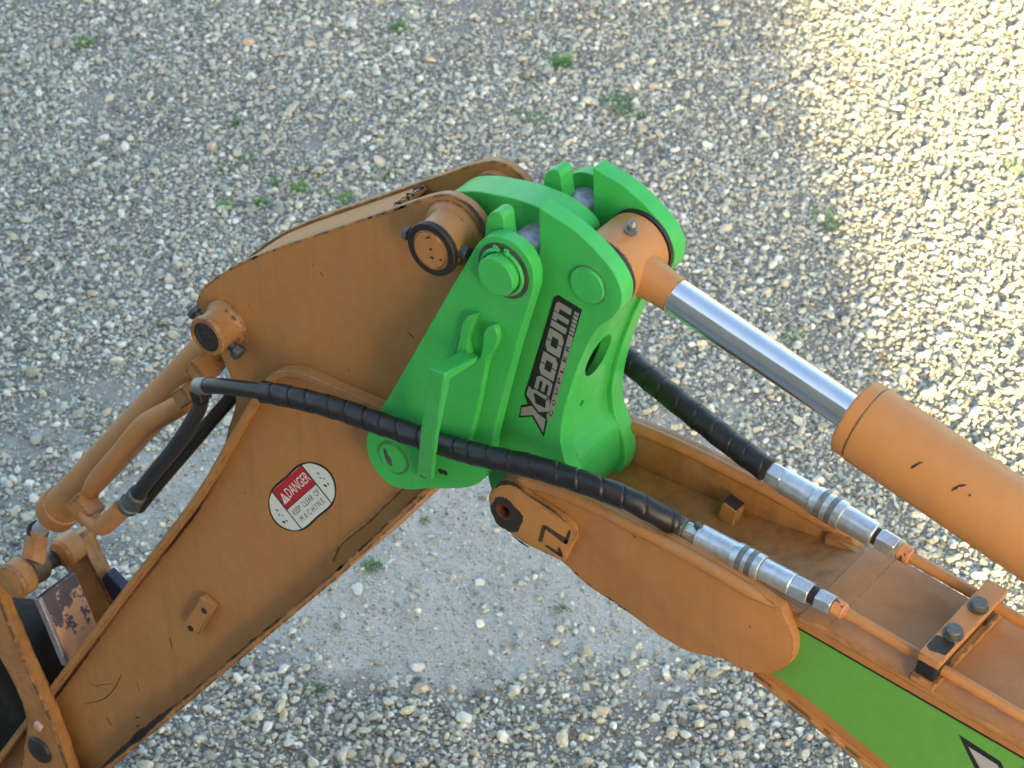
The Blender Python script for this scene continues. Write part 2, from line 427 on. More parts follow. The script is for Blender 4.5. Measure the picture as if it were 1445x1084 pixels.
def stone_mesh(i, sub=2, facets=11):
    bm = bmesh.new(); bmesh.ops.create_icosphere(bm, subdivisions=sub, radius=.5)
    rr = random.Random(i * 13 + 1); pl = []
    for _ in range(facets):
        d = Vector((rr.gauss(0, 1), rr.gauss(0, 1), rr.gauss(0, 1))).normalized(); pl.append((d, rr.uniform(.28, .42)))
    for v in bm.verts:
        d = v.co.normalized(); q = .5 * (1 + .22 * mnoise.noise(d * 1.7 + Vector((i * 7.1, 0, 0))))
        for nrm, h in pl:
            k = d.dot(nrm)
            if k > 1e-3: q = min(q, h / k)
        v.co = d * q
    me = bpy.data.meshes.new('stone_shape'); bm.to_mesh(me); bm.free()
    for p in me.polygons: p.use_smooth = True
    me.set_sharp_from_angle(angle=math.radians(28)); me.materials.append(ms); return me
src = bpy.data.collections.new('stone_shapes')      # not linked to the scene: only a source of shapes
for i in range(10):
    src.objects.link(bpy.data.objects.new('stone_shape', stone_mesh(i)))
def bare(a, b):
    k = 0.0 * a
    for ca, cb, ra, rb, s in BARE:
        d = ((a - ca) / ra) ** 2 + ((b - cb) / rb) ** 2
        k = np.maximum(k, s * np.clip((1.7 - d) / 1.5, 0, 1))
    return k
def lownoise(a, b, f, s):
    x = np.array([mnoise.noise(Vector((p * f, q * f, s))) for p, q in zip(a, b)]); return x
SP = .0083
ga, gb = np.meshgrid(np.arange(-2.2, 2.2, SP), np.arange(3.5, 8.7, SP * .9)); ga = ga.ravel(); gb = gb.ravel()
keep0 = np.abs(ga) < .30 + gb * .235         # no stones where only a far-off side view could see them
ga, gb = ga[keep0], gb[keep0]
ga = ga + rng.uniform(-.5, .5, ga.size) * SP; gb = gb + rng.uniform(-.5, .5, gb.size) * SP
dia = np.exp(rng.normal(math.log(.0075), .44, ga.size)); lay = np.zeros(ga.size)
nb = 16000
la = rng.uniform(-2.2, 2.2, nb); lb = rng.uniform(3.5, 8.7, nb); ld = np.exp(rng.normal(math.log(.0140), .26, nb)); k_ = np.abs(la) < .30 + lb * .235
ga = np.concatenate([ga, la[k_]]); gb = np.concatenate([gb, lb[k_]]); dia = np.concatenate([dia, ld[k_]]); lay = np.concatenate([lay, np.ones(k_.sum())])
ln = lownoise(ga, gb, 5.0, 1.0); ln2 = lownoise(ga, gb, 17.0, 5.0)
bk = np.clip(bare(ga, gb) * (1.12 + .8 * ln2) + .42 * ln - .02 + .30 * ln2, 0, 1)
pk = 1 - .93 * np.clip(bk * 1.25, 0, 1)
keep = rng.uniform(0, 1, ga.size) < pk * np.where(lay > 0, 1.0, .92)
dia = dia * np.where(bk > .35, .78, 1.0)
near = np.clip((6.2 - gb) / 2.2, 0, 1); dia = dia * (1 + .12 * near)
ga, gb, dia, lay, bk = ga[keep], gb[keep], dia[keep], lay[keep], bk[keep]
dia = np.clip(dia, .0045, .034)
nf = 420000
fa_ = rng.uniform(-2.0, 2.0, nf); fb2 = rng.uniform(3.6, 8.4, nf); fk_ = bare(fa_, fb2); k_ = (fk_ > .12) & (rng.uniform(0, 1, nf) < .35 + .65 * fk_); fa_, fb2, fk_ = fa_[k_], fb2[k_], fk_[k_]
fd_ = np.exp(rng.normal(math.log(.0034), .32, fa_.size))
ga = np.concatenate([ga, fa_]); gb = np.concatenate([gb, fb2]); dia = np.concatenate([dia, fd_]); lay = np.concatenate([lay, np.zeros(fa_.size)])
nS = ga.size
wx = CAM.x + RIGHT.x * ga + FWD.x * gb; wy = CAM.y + RIGHT.y * ga + FWD.y * gb
wz = np.array([gz(x, y) for x, y in zip(wx, wy)]) + dia * rng.uniform(.0, .42, nS) + lay * .002
gp = bpy.data.meshes.new('gravel'); gp.from_pydata(np.stack([wx, wy, wz], 1).tolist(), [], [])
def addattr(name, typ, data, fld):
    a = gp.attributes.new(name, typ, 'POINT'); a.data.foreach_set(fld, np.ascontiguousarray(data, dtype=np.float32 if typ != 'INT' else np.int32).ravel())
tint = np.clip(rng.normal(.47, .24, nS) + lay * .12 + .10 * lownoise(ga, gb, 2.2, 9.0), 0, 1); tint = np.where(rng.uniform(0, 1, nS) < .03, rng.uniform(.85, 1, nS), tint)
addattr('tint', 'FLOAT', tint, 'value')
addattr('rot', 'FLOAT_VECTOR', np.stack([rng.normal(0, .45, nS), rng.normal(0, .45, nS), rng.uniform(0, 6.283, nS)], 1), 'vector')
addattr('scl', 'FLOAT_VECTOR', np.stack([dia * rng.uniform(1.0, 1.45, nS), dia * rng.uniform(.8, 1.1, nS), dia * rng.uniform(.55, .95, nS)], 1), 'vector')
addattr('pick', 'INT', rng.integers(0, 10, nS), 'value')
gv = link('gravel', gp, ms); gv['kind'] = 'stuff'; gv['label'] = 'loose pale grey gravel covering the yard'; gv['category'] = 'gravel'
ng = bpy.data.node_groups.new('scatter', 'GeometryNodeTree')
ng.interface.new_socket('Geometry', in_out='INPUT', socket_type='NodeSocketGeometry')
ng.interface.new_socket('Geometry', in_out='OUTPUT', socket_type='NodeSocketGeometry')
gi = ng.nodes.new('NodeGroupInput'); goo = ng.nodes.new('NodeGroupOutput')
ci = ng.nodes.new('GeometryNodeCollectionInfo'); ci.inputs[0].default_value = src; ci.inputs[1].default_value = True; ci.inputs[2].default_value = True
ip = ng.nodes.new('GeometryNodeInstanceOnPoints'); ip.inputs['Pick Instance'].default_value = True
m2p = ng.nodes.new('GeometryNodeMeshToPoints')
def na_(name, typ):
    q = ng.nodes.new('GeometryNodeInputNamedAttribute'); q.data_type = typ; q.inputs[0].default_value = name; return q.outputs[0]
er = ng.nodes.new('FunctionNodeEulerToRotation')
L = ng.links.new
L(gi.outputs[0], m2p.inputs[0]); L(m2p.outputs[0], ip.inputs['Points']); L(ci.outputs[0], ip.inputs['Instance'])
L(na_('pick', 'INT'), ip.inputs['Instance Index']); L(na_('rot', 'FLOAT_VECTOR'), er.inputs[0]); L(er.outputs[0], ip.inputs['Rotation'])
L(na_('scl', 'FLOAT_VECTOR'), ip.inputs['Scale']); L(ip.outputs[0], goo.inputs[0])
md = gv.modifiers.new('scatter', 'NODES'); md.node_group = ng

# the building behind the camera whose shadow covers the yard ------------
LEFT = Vector((-SUNH.y, SUNH.x, 0))
if LEFT.dot(RIGHT) > 0: LEFT = -LEFT
M_wall = simple('brown rendered wall', (.24, .21, .17), .9, 0, .15, 4, .3)
M_roof = simple('dark roof sheet', (.10, .10, .11), .6, 0, .2, 6, .2)
M_glass = simple('dark window glass', (.03, .035, .04), .1, 0, .1, 4, 0)
foot = g1 + SUNH * 6.8; foot.z = 0
bw, bd, bh = 16.0, 8.0, 8.5
bc = foot + SUNH * bd / 2 + LEFT * bw / 2
hb = thing('building', 'brown rendered house standing behind the photographer and shading the yard', 'building', bc)
box('wall', bc + UPZ * bh / 2, SUNH * bd / 2, LEFT * bw / 2, UPZ * bh / 2, M_wall, hb, 0)
box('roof', bc + UPZ * (bh + .1), SUNH * bd / 2, LEFT * bw / 2, UPZ * .1, M_roof, hb, 0)
for k in range(5):
    c0 = foot + LEFT * (1.6 + 2.9 * k) - SUNH * .02
    wdw = box('window', c0 + UPZ * 4.6, SUNH * .03, LEFT * .6, UPZ * .7, M_white, hb, 0)
    box('pane', c0 + UPZ * 4.6 - SUNH * .02, SUNH * .02, LEFT * .52, UPZ * .62, M_glass, wdw, 0)

# ================================================================== MACHINE
def pv(px, py, v): return P(px, py, v)
def uzp(px, py, v):
    p = P(px, py, v); return (p.x, p.z)
YA = Vector((0, 1, 0))

# dipper arm -----------------------------------------------------------
arm = thing('dipper_arm', 'tan orange excavator dipper arm with forked top, danger sticker and chipped edges', 'excavator arm', P(80, 1080, .06))
near_out = [(276, 427), (285, 408), (306, 391), (335, 373), (366, 359), (532, 302), (617, 275), (638, 276), (663, 290), (679, 309), (684, 331),
            (682, 370), (668, 500), (650, 600), (628, 655), (600, 690), (490, 795), (300, 955), (120, 1108), (-60, 1260), (-140, 1180), (40, 1030), (182, 842), (298, 690), (322, 605), (332, 567), (327, 536), (312, 504), (290, 470)]
oc = cr(near_out, True, 4, corners=(0, 5, 15, 18, 19, 20, 22, 26))
npl = plate('side_plate', oc, 0.0, .014, M_orw, arm, .0018)
fpl = plate('side_plate', None, .108, .122, M_orw, arm, .0018, pts=uz(oc, 0.0))
tp = uz(cr([(283, 420), (300, 402), (336, 377), (368, 363), (450, 334.5), (534, 306)], False, 4), 0.0)
strip('top_plate', tp, -.010, .0145, .1075, M_orc, arm)
wl = []
for k in range(26):                         # ragged weld left where the top plate stops
    f = k / 25; e = uzp(534 + 3 * math.sin(k * 2.3), 306, 0.0); wl.append((e[0] - .002, .0145 + .093 * f, e[1] - .004))
link('weld_seam', tube_mesh('weld_seam', wl, lambda u: .0030 + .0014 * math.sin(u * 61) + .0012 * math.sin(u * 23), 8), M_ring, arm, 40)
# flanges of the lower box section, standing proud of the web
fl = uz(cr([(574, 588), (548, 574), (490, 549), (428, 524), (404, 527), (385, 546), (352, 598), (298, 690), (182, 842), (40, 1030), (-140, 1262)], False, 6, corners=(8,)), 0.0)
strip('upper_flange', fl, -.012, -.021, -.0002, M_or, arm, .002)
lowtop = uz([(298, 690), (182, 842), (40, 1030), (-140, 1262)], 0.0)
strip('top_cover', lowtop, -.010, .0145, .139, M_or, arm, .0015)
fb = uz([(606, 684), (490, 793), (300, 953), (120, 1106), (-60, 1258)], 0.0)
strip('lower_flange', fb, .010, -.028, -.0002, M_orw, arm, .002)
strip('bottom_cover', fb, .008, .0145, .139, M_orw, arm, .0015)
wb = [P(x, y, 0.0) for x, y in cr([(596, 668), (566, 690), (520, 735), (480, 768), (470, 790)], False, 5)]
link('weld_seam', tube_mesh('weld_seam', [tuple(p) for p in wb], lambda u: .0028 + .0007 * math.sin(u * 90), 8), M_or, arm, 60)
def boss(px, py, L, r, rp, flare, pinmat, ringmat, pname):
    c = P(px, py, -L); b = lathe('pin_boss', (c.x, -.0002, c.z), -YA, [(0, flare), (.004, flare * .985), (.012, r * 1.02), (.022, r * .955), (L - .010, r * .95), (L - .009, r), (L - .001, r), (L, r - .0015), (L, rp + .001), (L - .004, rp + .001), (L - .004, .001)], M_orw, arm, 56)
    lathe('boss_rim', (c.x, -L - .0006, c.z), YA, [(.0, rp + .003), (0, r - .001), (.0022, r + .0004), (.009, r + .0005), (.0095, r - .0005), (.0095, rp + .003)], ringmat, b, 56, caps=False)
    lathe('pin', (c.x, -L + .003, c.z), -YA, [(0, rp), (.001, rp), (.0025, rp - .0015), (.0025, rp * .72), (.0012, rp * .70), (.0012, rp * .34), (.0024, rp * .30), (.0024, .0005)] if pinmat is M_ring else [(0, rp), (.004, rp), (.0055, rp - .0015), (.0055, .0005)], M_dark if pinmat is M_ring else pinmat, b, 48)
    lathe('rear_boss', (c.x, .1222, c.z), YA, [(0, r), (.008, r), (.009, r - .002)], M_orw, arm, 40)
    return c, b
cA, bA = boss(608, 353, .055, .0405, .0275, .050, M_or, M_ring, 'pin')
cB, bB = boss(291, 476, .048, .0325, .0235, .040, M_ring, M_orw, 'pin')
lathe('inner_boss', (cA.x, .1078, cA.z), -YA, [(0, .046), (.012, .045), (.013, .043)], M_orw, arm, 48)
lathe('inner_boss', (cA.x, .0142, cA.z), YA, [(0, .046), (.012, .045), (.013, .043)], M_orw, arm, 48)
cyl('hinge_pin', (cA.x, .012, cA.z), YA, .10, .027, M_dark, arm)
for (x0, y0), (x1, y1), v, r in (((574, 329), (659, 358), -.034, .0105), ((273, 440), (338, 499), -.022, .0125)):
    a, b = P(x0, y0, v), P(x1, y1, v); d = (b - a).normalized()
    hexp('bolt_head', a - d * .003, d, .009, r, M_bolt, arm); hexp('bolt_head', b - d * .010, d, .013, r, M_bolt, arm, .5)
    cyl('bolt_shank', a, d, (b - a).length - .002, r * .6, M_bolt, arm, 16)
# little bracket with two threaded holes
bk_ = plate('small_bracket', [(259, 880), (283, 842), (302, 858), (279, 897)], -.014, -.0002, M_or, arm, .002)
for x, y in ((288, 862), (269, 887)):
    c = P(x, y, -.0142); flat('threaded_hole', circ((c.x, c.z), .0062, 18), -.0142, M_black, bk_)
# scratches and chips in the paint
def scratch(pts, v, wd, par=arm, nm='scratch', mat=M_ring):
    q = uz(cr(pts, False, 6), v); n = len(q); L_, R_ = [], []
    for i, p in enumerate(q):
        a = q[max(i - 1, 0)]; b = q[min(i + 1, n - 1)]; d = Vector((b[0] - a[0], b[1] - a[1])).normalized()
        k = wd * math.sin(math.pi * (i + .4) / (n - .2)) * random.uniform(.6, 1.25)
        L_.append((p[0] - d.y * k, p[1] + d.x * k)); R_.append((p[0] + d.y * k, p[1] - d.x * k))
    flat(nm, L_ + R_[::-1], v, mat, par, .0003)
for pts, wd in (([(117, 994), (145, 987), (161, 972), (172, 951)], .0011), ([(125, 962), (134, 968), (146, 966), (160, 965)], .0006), ([(239, 899), (241, 906), (243, 916)], .0012),
                ([(150, 1011), (154, 1018), (158, 1025)], .0015), ([(190, 1013), (198, 1012)], .0011), ([(192, 1026), (197, 1023)], .0013), ([(193, 962), (196, 975)], .0004), ([(125, 1017), (127, 1019)], .0009),
                ([(575, 468), (580, 473), (585, 478)], .0008), ([(345, 695), (347, 697)], .0011), ([(490, 520), (494, 524)], .0008), ([(351, 430), (353, 433)], .0010), ([(440, 372), (444, 376)], .0006), ([(452, 384), (456, 390)], .0006)):
    scratch(pts, -.0002, wd)
for pts, wd in (([(606, 350), (608, 352), (610, 353)], .0026), ([(606, 362), (610, 364), (613, 364)], .0020), ([(620, 366), (622, 367), (624, 366)], .0016), ([(600, 338), (604, 335), (608, 336)], .0010)):
    scratch(pts, -.0578, wd)
def chips(pts, v, n, wd, par, nm='paint_chip', mat=M_ring, ln=7):
    q = cr(pts, False, 30); 
    for _ in range(n):
        i = random.randrange(len(q) - 8); m_ = random.randint(3, ln)
        seg = [(x + random.uniform(-.8, .8), y + random.uniform(-.6, .9)) for x, y in q[i:i + m_]]
        if len(seg) > 2: scratch(seg[::2] if len(seg) > 4 else seg, v, wd * random.uniform(.4, 1.2), par, nm, mat)
chips([(300, 396), (336, 374), (366, 361), (450, 332), (532, 304), (610, 278)], -.0003, 14, .0016, arm, ln=5)
scratch([(640, 279), (655, 286), (668, 297), (677, 310), (682, 325), (683, 336)], -.0004, .0042, arm, 'bare_edge', M_bolt)
chips([(590, 698), (490, 792), (300, 951), (160, 1068)], -.0284, 22, .0016, arm, ln=4)
scratch([(250, 992), (214, 1023), (180, 1052), (140, 1086)], -.0284, .0065, arm, 'bare_edge', M_ring)
# danger sticker
dz = lambda x, y: uzp(360 + x / 7.743, 630 + y / 7.743, 0.0)
TL, TR, BL, BR = dz(190, 490), dz(510, 200), dz(515, 900), dz(830, 622)
def dm(s, q):                                # sticker coordinates: s along the text, q down
    return tuple(TL[i] + (TR[i] - TL[i]) * s + (BL[i] - TL[i]) * q for i in (0, 1))
def sticker_outline(g):
    pts = [(.04, -.0 - g), (.5, -g), (.96, -.0 - g)]
    pts += [(1 + .40 * math.sin(math.pi * k / 12) ** .62 + g, k / 12) for k in range(1, 12)]
    pts += [(.96, 1 + g), (.5, 1 + g), (.04, 1 + g)]
    pts += [(-.40 * math.sin(math.pi * k / 12) ** .62 - g, k / 12) for k in range(11, 0, -1)]
    return cr([dm(*p) for p in pts], True, 3)
sk = flat('danger_sticker', sticker_outline(.045), -.0002, M_black, arm, .0004); sk['label'] = 'white and red danger sticker with black outline on the arm'
flat('white_field', sticker_outline(.0), -.0006, M_white, sk, .0003)
flat('red_panel', [dm(*p) for p in ((0, 0), (1, 0), (1, .49), (0, .49))], -.0009, M_red, sk, .0003)
for s in (0, 1): flat('divider_line', [dm(*p) for p in ((s - .012, 0), (s + .012, 0), (s + .012, 1), (s - .012, 1))], -.0012, M_black, sk, .0002)
flat('divider_line', [dm(*p) for p in ((0, .485), (1, .485), (1, .50), (0, .50))], -.0012, M_black, sk, .0002)
def vec(s0, q0, s1, q1):
    a, b = dm(s0, q0), dm(s1, q1); return (b[0] - a[0], b[1] - a[1])
text_on('danger_word', 'DANGER', dm(.26, .36), vec(.26, .36, .97, .36), vec(.26, .36, .26, .13), -.0013, M_white, sk, .006)
tri = [dm(.05, .38), dm(.25, .38), dm(.15, .14)]; flat('warning_triangle', tri, -.0012, M_white, sk, .0002)
text_on('warning_mark', '!', dm(.142, .36), vec(0, 0, .024, 0), vec(0, .36, 0, .22), -.0016, M_red, sk, .03)
text_on('instruction_line', 'KEEP  CLEAR  OF', dm(.08, .70), vec(0, 0, .86, 0), vec(0, .70, 0, .575), -.0011, M_black, sk)
text_on('instruction_line', 'M A C H I N E', dm(.13, .90), vec(0, 0, .76, 0), vec(0, .90, 0, .775), -.0011, M_black, sk)
for s in (-.20, 1.20):
    for k, (ds, dq, rr) in enumerate(((0.0, .36, .035), (-.03, .46, .03), (.03, .52, .025), (-.05, .64, .045), (.03, .66, .03))):
        o_ = dm(s + ds, dq); flat('pictogram', [(o_[0] + .0026 * (1 + .4 * (j % 2)) * rr / .035 * math.cos(j * 1.05 + k), o_[1] + .0018 * rr / .035 * math.sin(j * 1.05 + k)) for j in range(6)], -.0010, M_bolt if k < 3 else M_black, sk, .0002)

# green stick bracket (plates on both sides of the arm) -------------------
br = thing('stick_bracket', 'green coupler bracket with hose guide, snap ring pin and fork lug on the dipper arm', 'coupler bracket', P(560, 690, .06))
cP = P(711, 382, -.050); cQ = P(555, 646, -.050)
bo = cr([(635, 410), (672, 347), (678, 340), (686, 335), (698, 333), (719, 340), (737, 354), (748, 371), (753, 386), (753, 408), (721, 514), (694, 621), (689, 655), (682, 676), (664, 687), (602, 690), (578, 691), (555, 687), (539, 675), (525, 656), (517, 631), (520, 610), (557, 546)], True, 4, corners=(1, 9, 11, 15))
nb_ = plate('side_plate', bo, -.050, -.029, M_gr, br, .0012)
plate('side_plate', None, .151, .172, M_gr, br, .0012, pts=uz(bo, -.050))
lathe('groove_ring', (cP.x, -.0497, cP.z), -YA, [(0, .0425), (.0012, .0425), (.0012, .033), (0, .033)], M_bolt, br, 48, caps=False)
pn = lathe('main_pin', (cP.x, -.050, cP.z), -YA, [(0, .0295), (.019, .0295), (.0205, .028), (.0205, .0005)], M_gr, br, 48)
sr = []
for k in range(41):
    a = math.radians(100 + 340 * k / 40); sr.append((cP.x + .0335 * math.cos(a), -.054, cP.z + .0335 * math.sin(a)))
link('snap_ring', tube_mesh('snap_ring', sr, .0032, 8), M_gr, pn, 50)
for a in (78, 108):
    a = math.radians(a); box('ring_ear', (cP.x + .036 * math.cos(a), -.054, cP.z + .036 * math.sin(a)), (.004, 0, 0), (0, .0022, 0), (0, 0, .004), M_gr, pn)
cyl('pin_shaft', (cP.x, -.028, cP.z), YA, .178, .031, M_shaft, br)
lp = lathe('lower_pin', (cQ.x, -.0498, cQ.z), -YA, [(0, .0275), (.0012, .0275), (.0012, .0255), (.0003, .0252), (.0022, .0245), (.0022, .0005)], M_gr, br, 48)
lathe('pin_groove', (cQ.x, -.0499, cQ.z), -YA, [(0, .0285), (.0007, .0285), (.0007, .0270), (0, .027)], M_bolt, br, 48, caps=False)
lw = uzp(547, 645, -.0522); flat('bare_patch', [(lw[0] + a * .001, lw[1] + b * .001) for a, b in ((-8, 13), (-3, 14), (1, 5), (7, -2), (9, -13), (3, -15), (-2, -10), (-6, 0))], -.0521, M_bolt, lp, .0003)
cyl('spacer', (cQ.x, -.0288, cQ.z), YA, .0284, .036, M_gr, br); cyl('spacer', (cQ.x, .1224, cQ.z), YA, .0282, .036, M_gr, br)
# fingers that stand up behind the pin
fo = uz(cr([(682, 352), (685, 325), (686, 312), (689, 304), (694, 300), (700, 299), (706, 302), (710, 309), (711, 318), (713, 335), (718, 352)], True, 4, corners=(0, 10)), -.0275)
plate('stop_finger', None, -.0275, -.0015, M_gr, br, .0015, pts=fo); plate('stop_finger', None, .106, .134, M_gr, br, .0015, pts=fo)
# fork lug welded to the plate
fk = cr([(610, 640), (640, 510), (649, 473), (652, 456), (660, 447), (671, 445), (668, 456), (659, 486), (663, 502), (674, 508), (681, 490), (682, 472), (687, 463), (696, 461), (702, 475), (699, 489), (688, 504), (676, 566), (663, 620), (655, 646)], True, 4, corners=(0, 19, 15, 16, 5, 8))
plate('fork_lug', fk, -.062, -.0502, M_gr, br, .0015)
# hose guide: a bent flat bar that stands off the plate
hg = [P(664, 502, -.058), P(621, 527, -.148), P(606, 615, -.126), P(601, 670, -.0545)]
u_ = Vector((hg[1].x - hg[0].x, 0, hg[1].z - hg[0].z))
def bar(name, path, side, th, mat, par):
    pts = [Vector(p) for p in path]; vv = []; 
    for i, p in enumerate(pts):
        T0 = (pts[i] - pts[i - 1]).normalized() if i else None; T1 = (pts[i + 1] - pts[i]).normalized() if i < len(pts) - 1 else None
        T = ((T0 or T1) + (T1 or T0)).normalized(); n = T.cross(Vector(side)).normalized()
        k = 1.0 if (T0 is None or T1 is None) else 1 / max(.5, T.dot(T1))
        s = Vector(side)
        for a, b in ((-1, -1), (1, -1), (1, 1), (-1, 1)): vv.append(tuple(p + s * a + n * th * k * b))
    ff = [(0, 3, 2, 1), tuple(len(vv) - 4 + j for j in range(4))]
    for i in range(len(pts) - 1):
        for j in range(4): ff.append((i * 4 + j, i * 4 + (j + 1) % 4, i * 4 + 4 + (j + 1) % 4, i * 4 + 4 + j))
    me = bpy.data.meshes.new(name); me.from_pydata(vv, [], ff); me.update()
    bm = bmesh.new(); bm.from_mesh(me); bmesh.ops.recalc_face_normals(bm, faces=bm.faces); bm.to_mesh(me); bm.free()
    return link(name, me, mat, par, 30, .0018)
bar('hose_guide', [hg[0], hg[1], hg[2], hg[3]], Vector((.0135, 0, .001)), .005, M_gr, br)
def bead(pts, v, par, mat, r=.0024):
    q = [tuple(P(x, y, v)) for x, y in cr(pts, False, 14)]
    link('weld_bead', tube_mesh('weld_bead', q, lambda u: r * (1 + .22 * math.sin(u * len(q) * 1.1) + .12 * math.sin(u * 31)), 8), mat, par, 60)
bead([(703, 480), (700, 490), (690, 507), (678, 568), (666, 620)], -.0505, br, M_gr); bead([(648, 474), (640, 510), (622, 590)], -.0505, br, M_gr)
bead([(588, 666), (594, 674), (606, 676), (613, 668)], -.0505, br, M_gr, .003)
for x, y in ((622, 665), (628, 667)):
    c = P(x, y, -.0502); flat('drill_hole', circ((c.x, c.z), .0045, 14), -.0502, M_black, br)
# thick hook that reaches from the arm towards the cylinder pin
hk = uz(cr([(600, 330), (620, 288), (638, 273), (665, 270), (694, 274), (742, 286), (777, 302), (803, 321), (816, 340), (812, 356), (786, 384), (740, 405), (690, 405), (630, 380)], True, 5), .034)
plate('arm_hook', None, .034, .086, M_gr, br, .0015, pts=hk)

# green coupler body ---------------------------------------------------
cb = thing('coupler_body', 'green coupler body with silver and black decal between boom and cylinder rod', 'coupler', P(760, 735, .06))
edge_px = [(846, 460), (833, 478), (812, 526), (796, 578), (791, 612), (794, 640), (799, 656), (809, 686), (810, 712), (800, 732)]
body = [(760, 293), (775, 303), (802, 320), (829, 343), (856, 372), (869, 391), (877, 412), (875, 434), (864, 448)] + edge_px + [(775, 743), (740, 737), (708, 716), (690, 680), (690, 640), (702, 560), (742, 430), (762, 352)]
bco = cr(body, True, 4, corners=(0, 9, len(body) - 1))
plate('side_plate', bco, -.012, .016, M_gr, cb, .0013); plate('side_plate', None, .114, .142, M_gr, cb, .0013, pts=uz(bco, -.012))
wp = uz(cr([(846, 462), (832, 482), (811, 530), (795, 582), (790, 614), (793, 640), (800, 652), (806, 664), (808, 688), (807, 712), (797, 732)], False, 5), -.012)
wpi = [(x - .006, z) for x, z in wp]
web = strip('web_plate', wpi, -.014, .0155, .1145, M_gr, cb, .001)
c1, c2 = P(835, 503, .055), P(842, 553, .055)
h1 = lathe_mesh('c', (c1.x - .08, .056, c1.z - .045), Vector((.16, 0, .09)), [(0, .027), (.19, .027)], 28)
h2 = lathe_mesh('c', P(826, 571, .047) - Vector((.05, 0, 0)), Vector((.1, 0, .0)), [(0, .005), (.1, .005)], 16)
for v in h1.vertices:                        # the window is taller than wide
    v.co.z = c1.z + (v.co.z - c1.z) * 1.0
cut(web, [h1, h2])
lc = P(770, 705, -.012); cyl('cross_tube', (lc.x, .0162, lc.z), YA, .0976, .030, M_gr, cb)
cR = P(828, 403.5, -.016); lathe('rod_pin', (cR.x, -.0118, cR.z), -YA, [(0, .0275), (.004, .0275), (.0055, .026), (.0055, .0005)], M_gr, cb, 48)
lathe('pin_groove', (cR.x, -.0119, cR.z), -YA, [(0, .029), (.001, .029), (.001, .0274), (0, .0274)], M_zincd, cb, 48, caps=False)
cyl('rod_pin_shaft', (cR.x, .0158, cR.z), YA, .0984, .026, M_shaft, cb)
# decal on the near plate
dx = lambda x, y: uzp(700 + x / 4.93, 400 + y / 4.93, -.012)
dk = flat('decal', [dx(*p) for p in ((405, 90), (435, 80), (600, 182), (385, 905), (350, 905), (358, 960), (334, 1068), (252, 925), (160, 932), (175, 848), (222, 838), (198, 772), (225, 685))], -.0122, M_black, cb, .0004)
dk['label'] = 'black and silver lettered decal on the green plate'
o0, e_up, e_rt = (256, 752), (166, -640), (112, 68)      # decal coordinates: up along the word, right across it
def dc(a, b): return dx(o0[0] + e_up[0] * a + e_rt[0] * b, o0[1] + e_up[1] * a + e_rt[1] * b)
def glyph(nm, polys):
    for poly in polys: flat(nm, [dc(*p) for p in poly], -.0126, M_silver, dk, .0003)
def letterO(a0, a1):
    g = .012; am = (a0 + a1) / 2; w_ = .055; ch = .17
    glyph('letter', [[(am - g / 2, .03), (a0 + .05, .03), (a0, .03 + ch), (a0, .97), (am - g / 2, .97), (am - g / 2, .70), (a0 + w_ + .01, .70), (a0 + w_ + .01, .30), (am - g / 2, .30)],
                     [(am + g / 2, .03), (a1, .03), (a1, .97 - ch), (a1 - .05, .97), (am + g / 2, .97), (am + g / 2, .70), (a1 - w_ - .01, .70), (a1 - w_ - .01, .30), (am + g / 2, .30)]])
# B
glyph('letter', [[(.0, .03), (.035, .03), (.035, .97), (.0, .97)], [(.05, .03), (.165, .03), (.195, .2), (.195, .80), (.18, .97), (.05, .97), (.05, .80), (.15, .80), (.15, .62), (.06, .62), (.06, .42), (.15, .42), (.15, .24), (.05, .24)]])
letterO(.215, .445); letterO(.47, .70)
glyph('letter', [[(.725, .03), (.785, .03), (.785, .97), (.725, .97)], [(.80, .03), (.88, .03), (.88, .97), (.83, .97), (.83, .30), (.80, .30)], [(.89, .03), (.965, .03), (.995, .16), (.995, .97), (.935, .97), (.935, .30), (.89, .30)]])
# X
for poly in (((232, 712), (262, 742), (275, 832), (345, 868), (352, 790), (375, 800), (372, 890), (300, 893), (268, 850), (212, 770)), ((180, 862), (250, 850), (292, 905), (345, 945), (330, 1035), (262, 915), (172, 918))):
    flat('letter', [dx(*p) for p in poly], -.0126, M_silver, dk, .0003)
# lower line
bb = lambda a, b: dc(a, 1.13 + .30 * b)
flat('strapline_strip', [bb(-.16, .0), bb(.74, .0), bb(.74, 1), bb(-.16, 1)], -.0126, M_silver, dk, .0002)
for k, ch in enumerate('COUPLER'):
    a0 = -.13 + .118 * k; p = bb(a0, .86)
    text_on('strapline_letter', ch, p, tuple(q - r_ for q, r_ in zip(bb(a0 + .062, .86), p)), tuple(q - r_ for q, r_ in zip(bb(a0, .18), p)), -.0129, M_black, dk, .02)
for k in range(6):
    a0 = .755 + .042 * k; flat('strapline_block', [bb(a0, .05), bb(a0 + .031, .05), bb(a0 + .031, .95), bb(a0, .95)], -.0126, M_silver, dk, .0002)

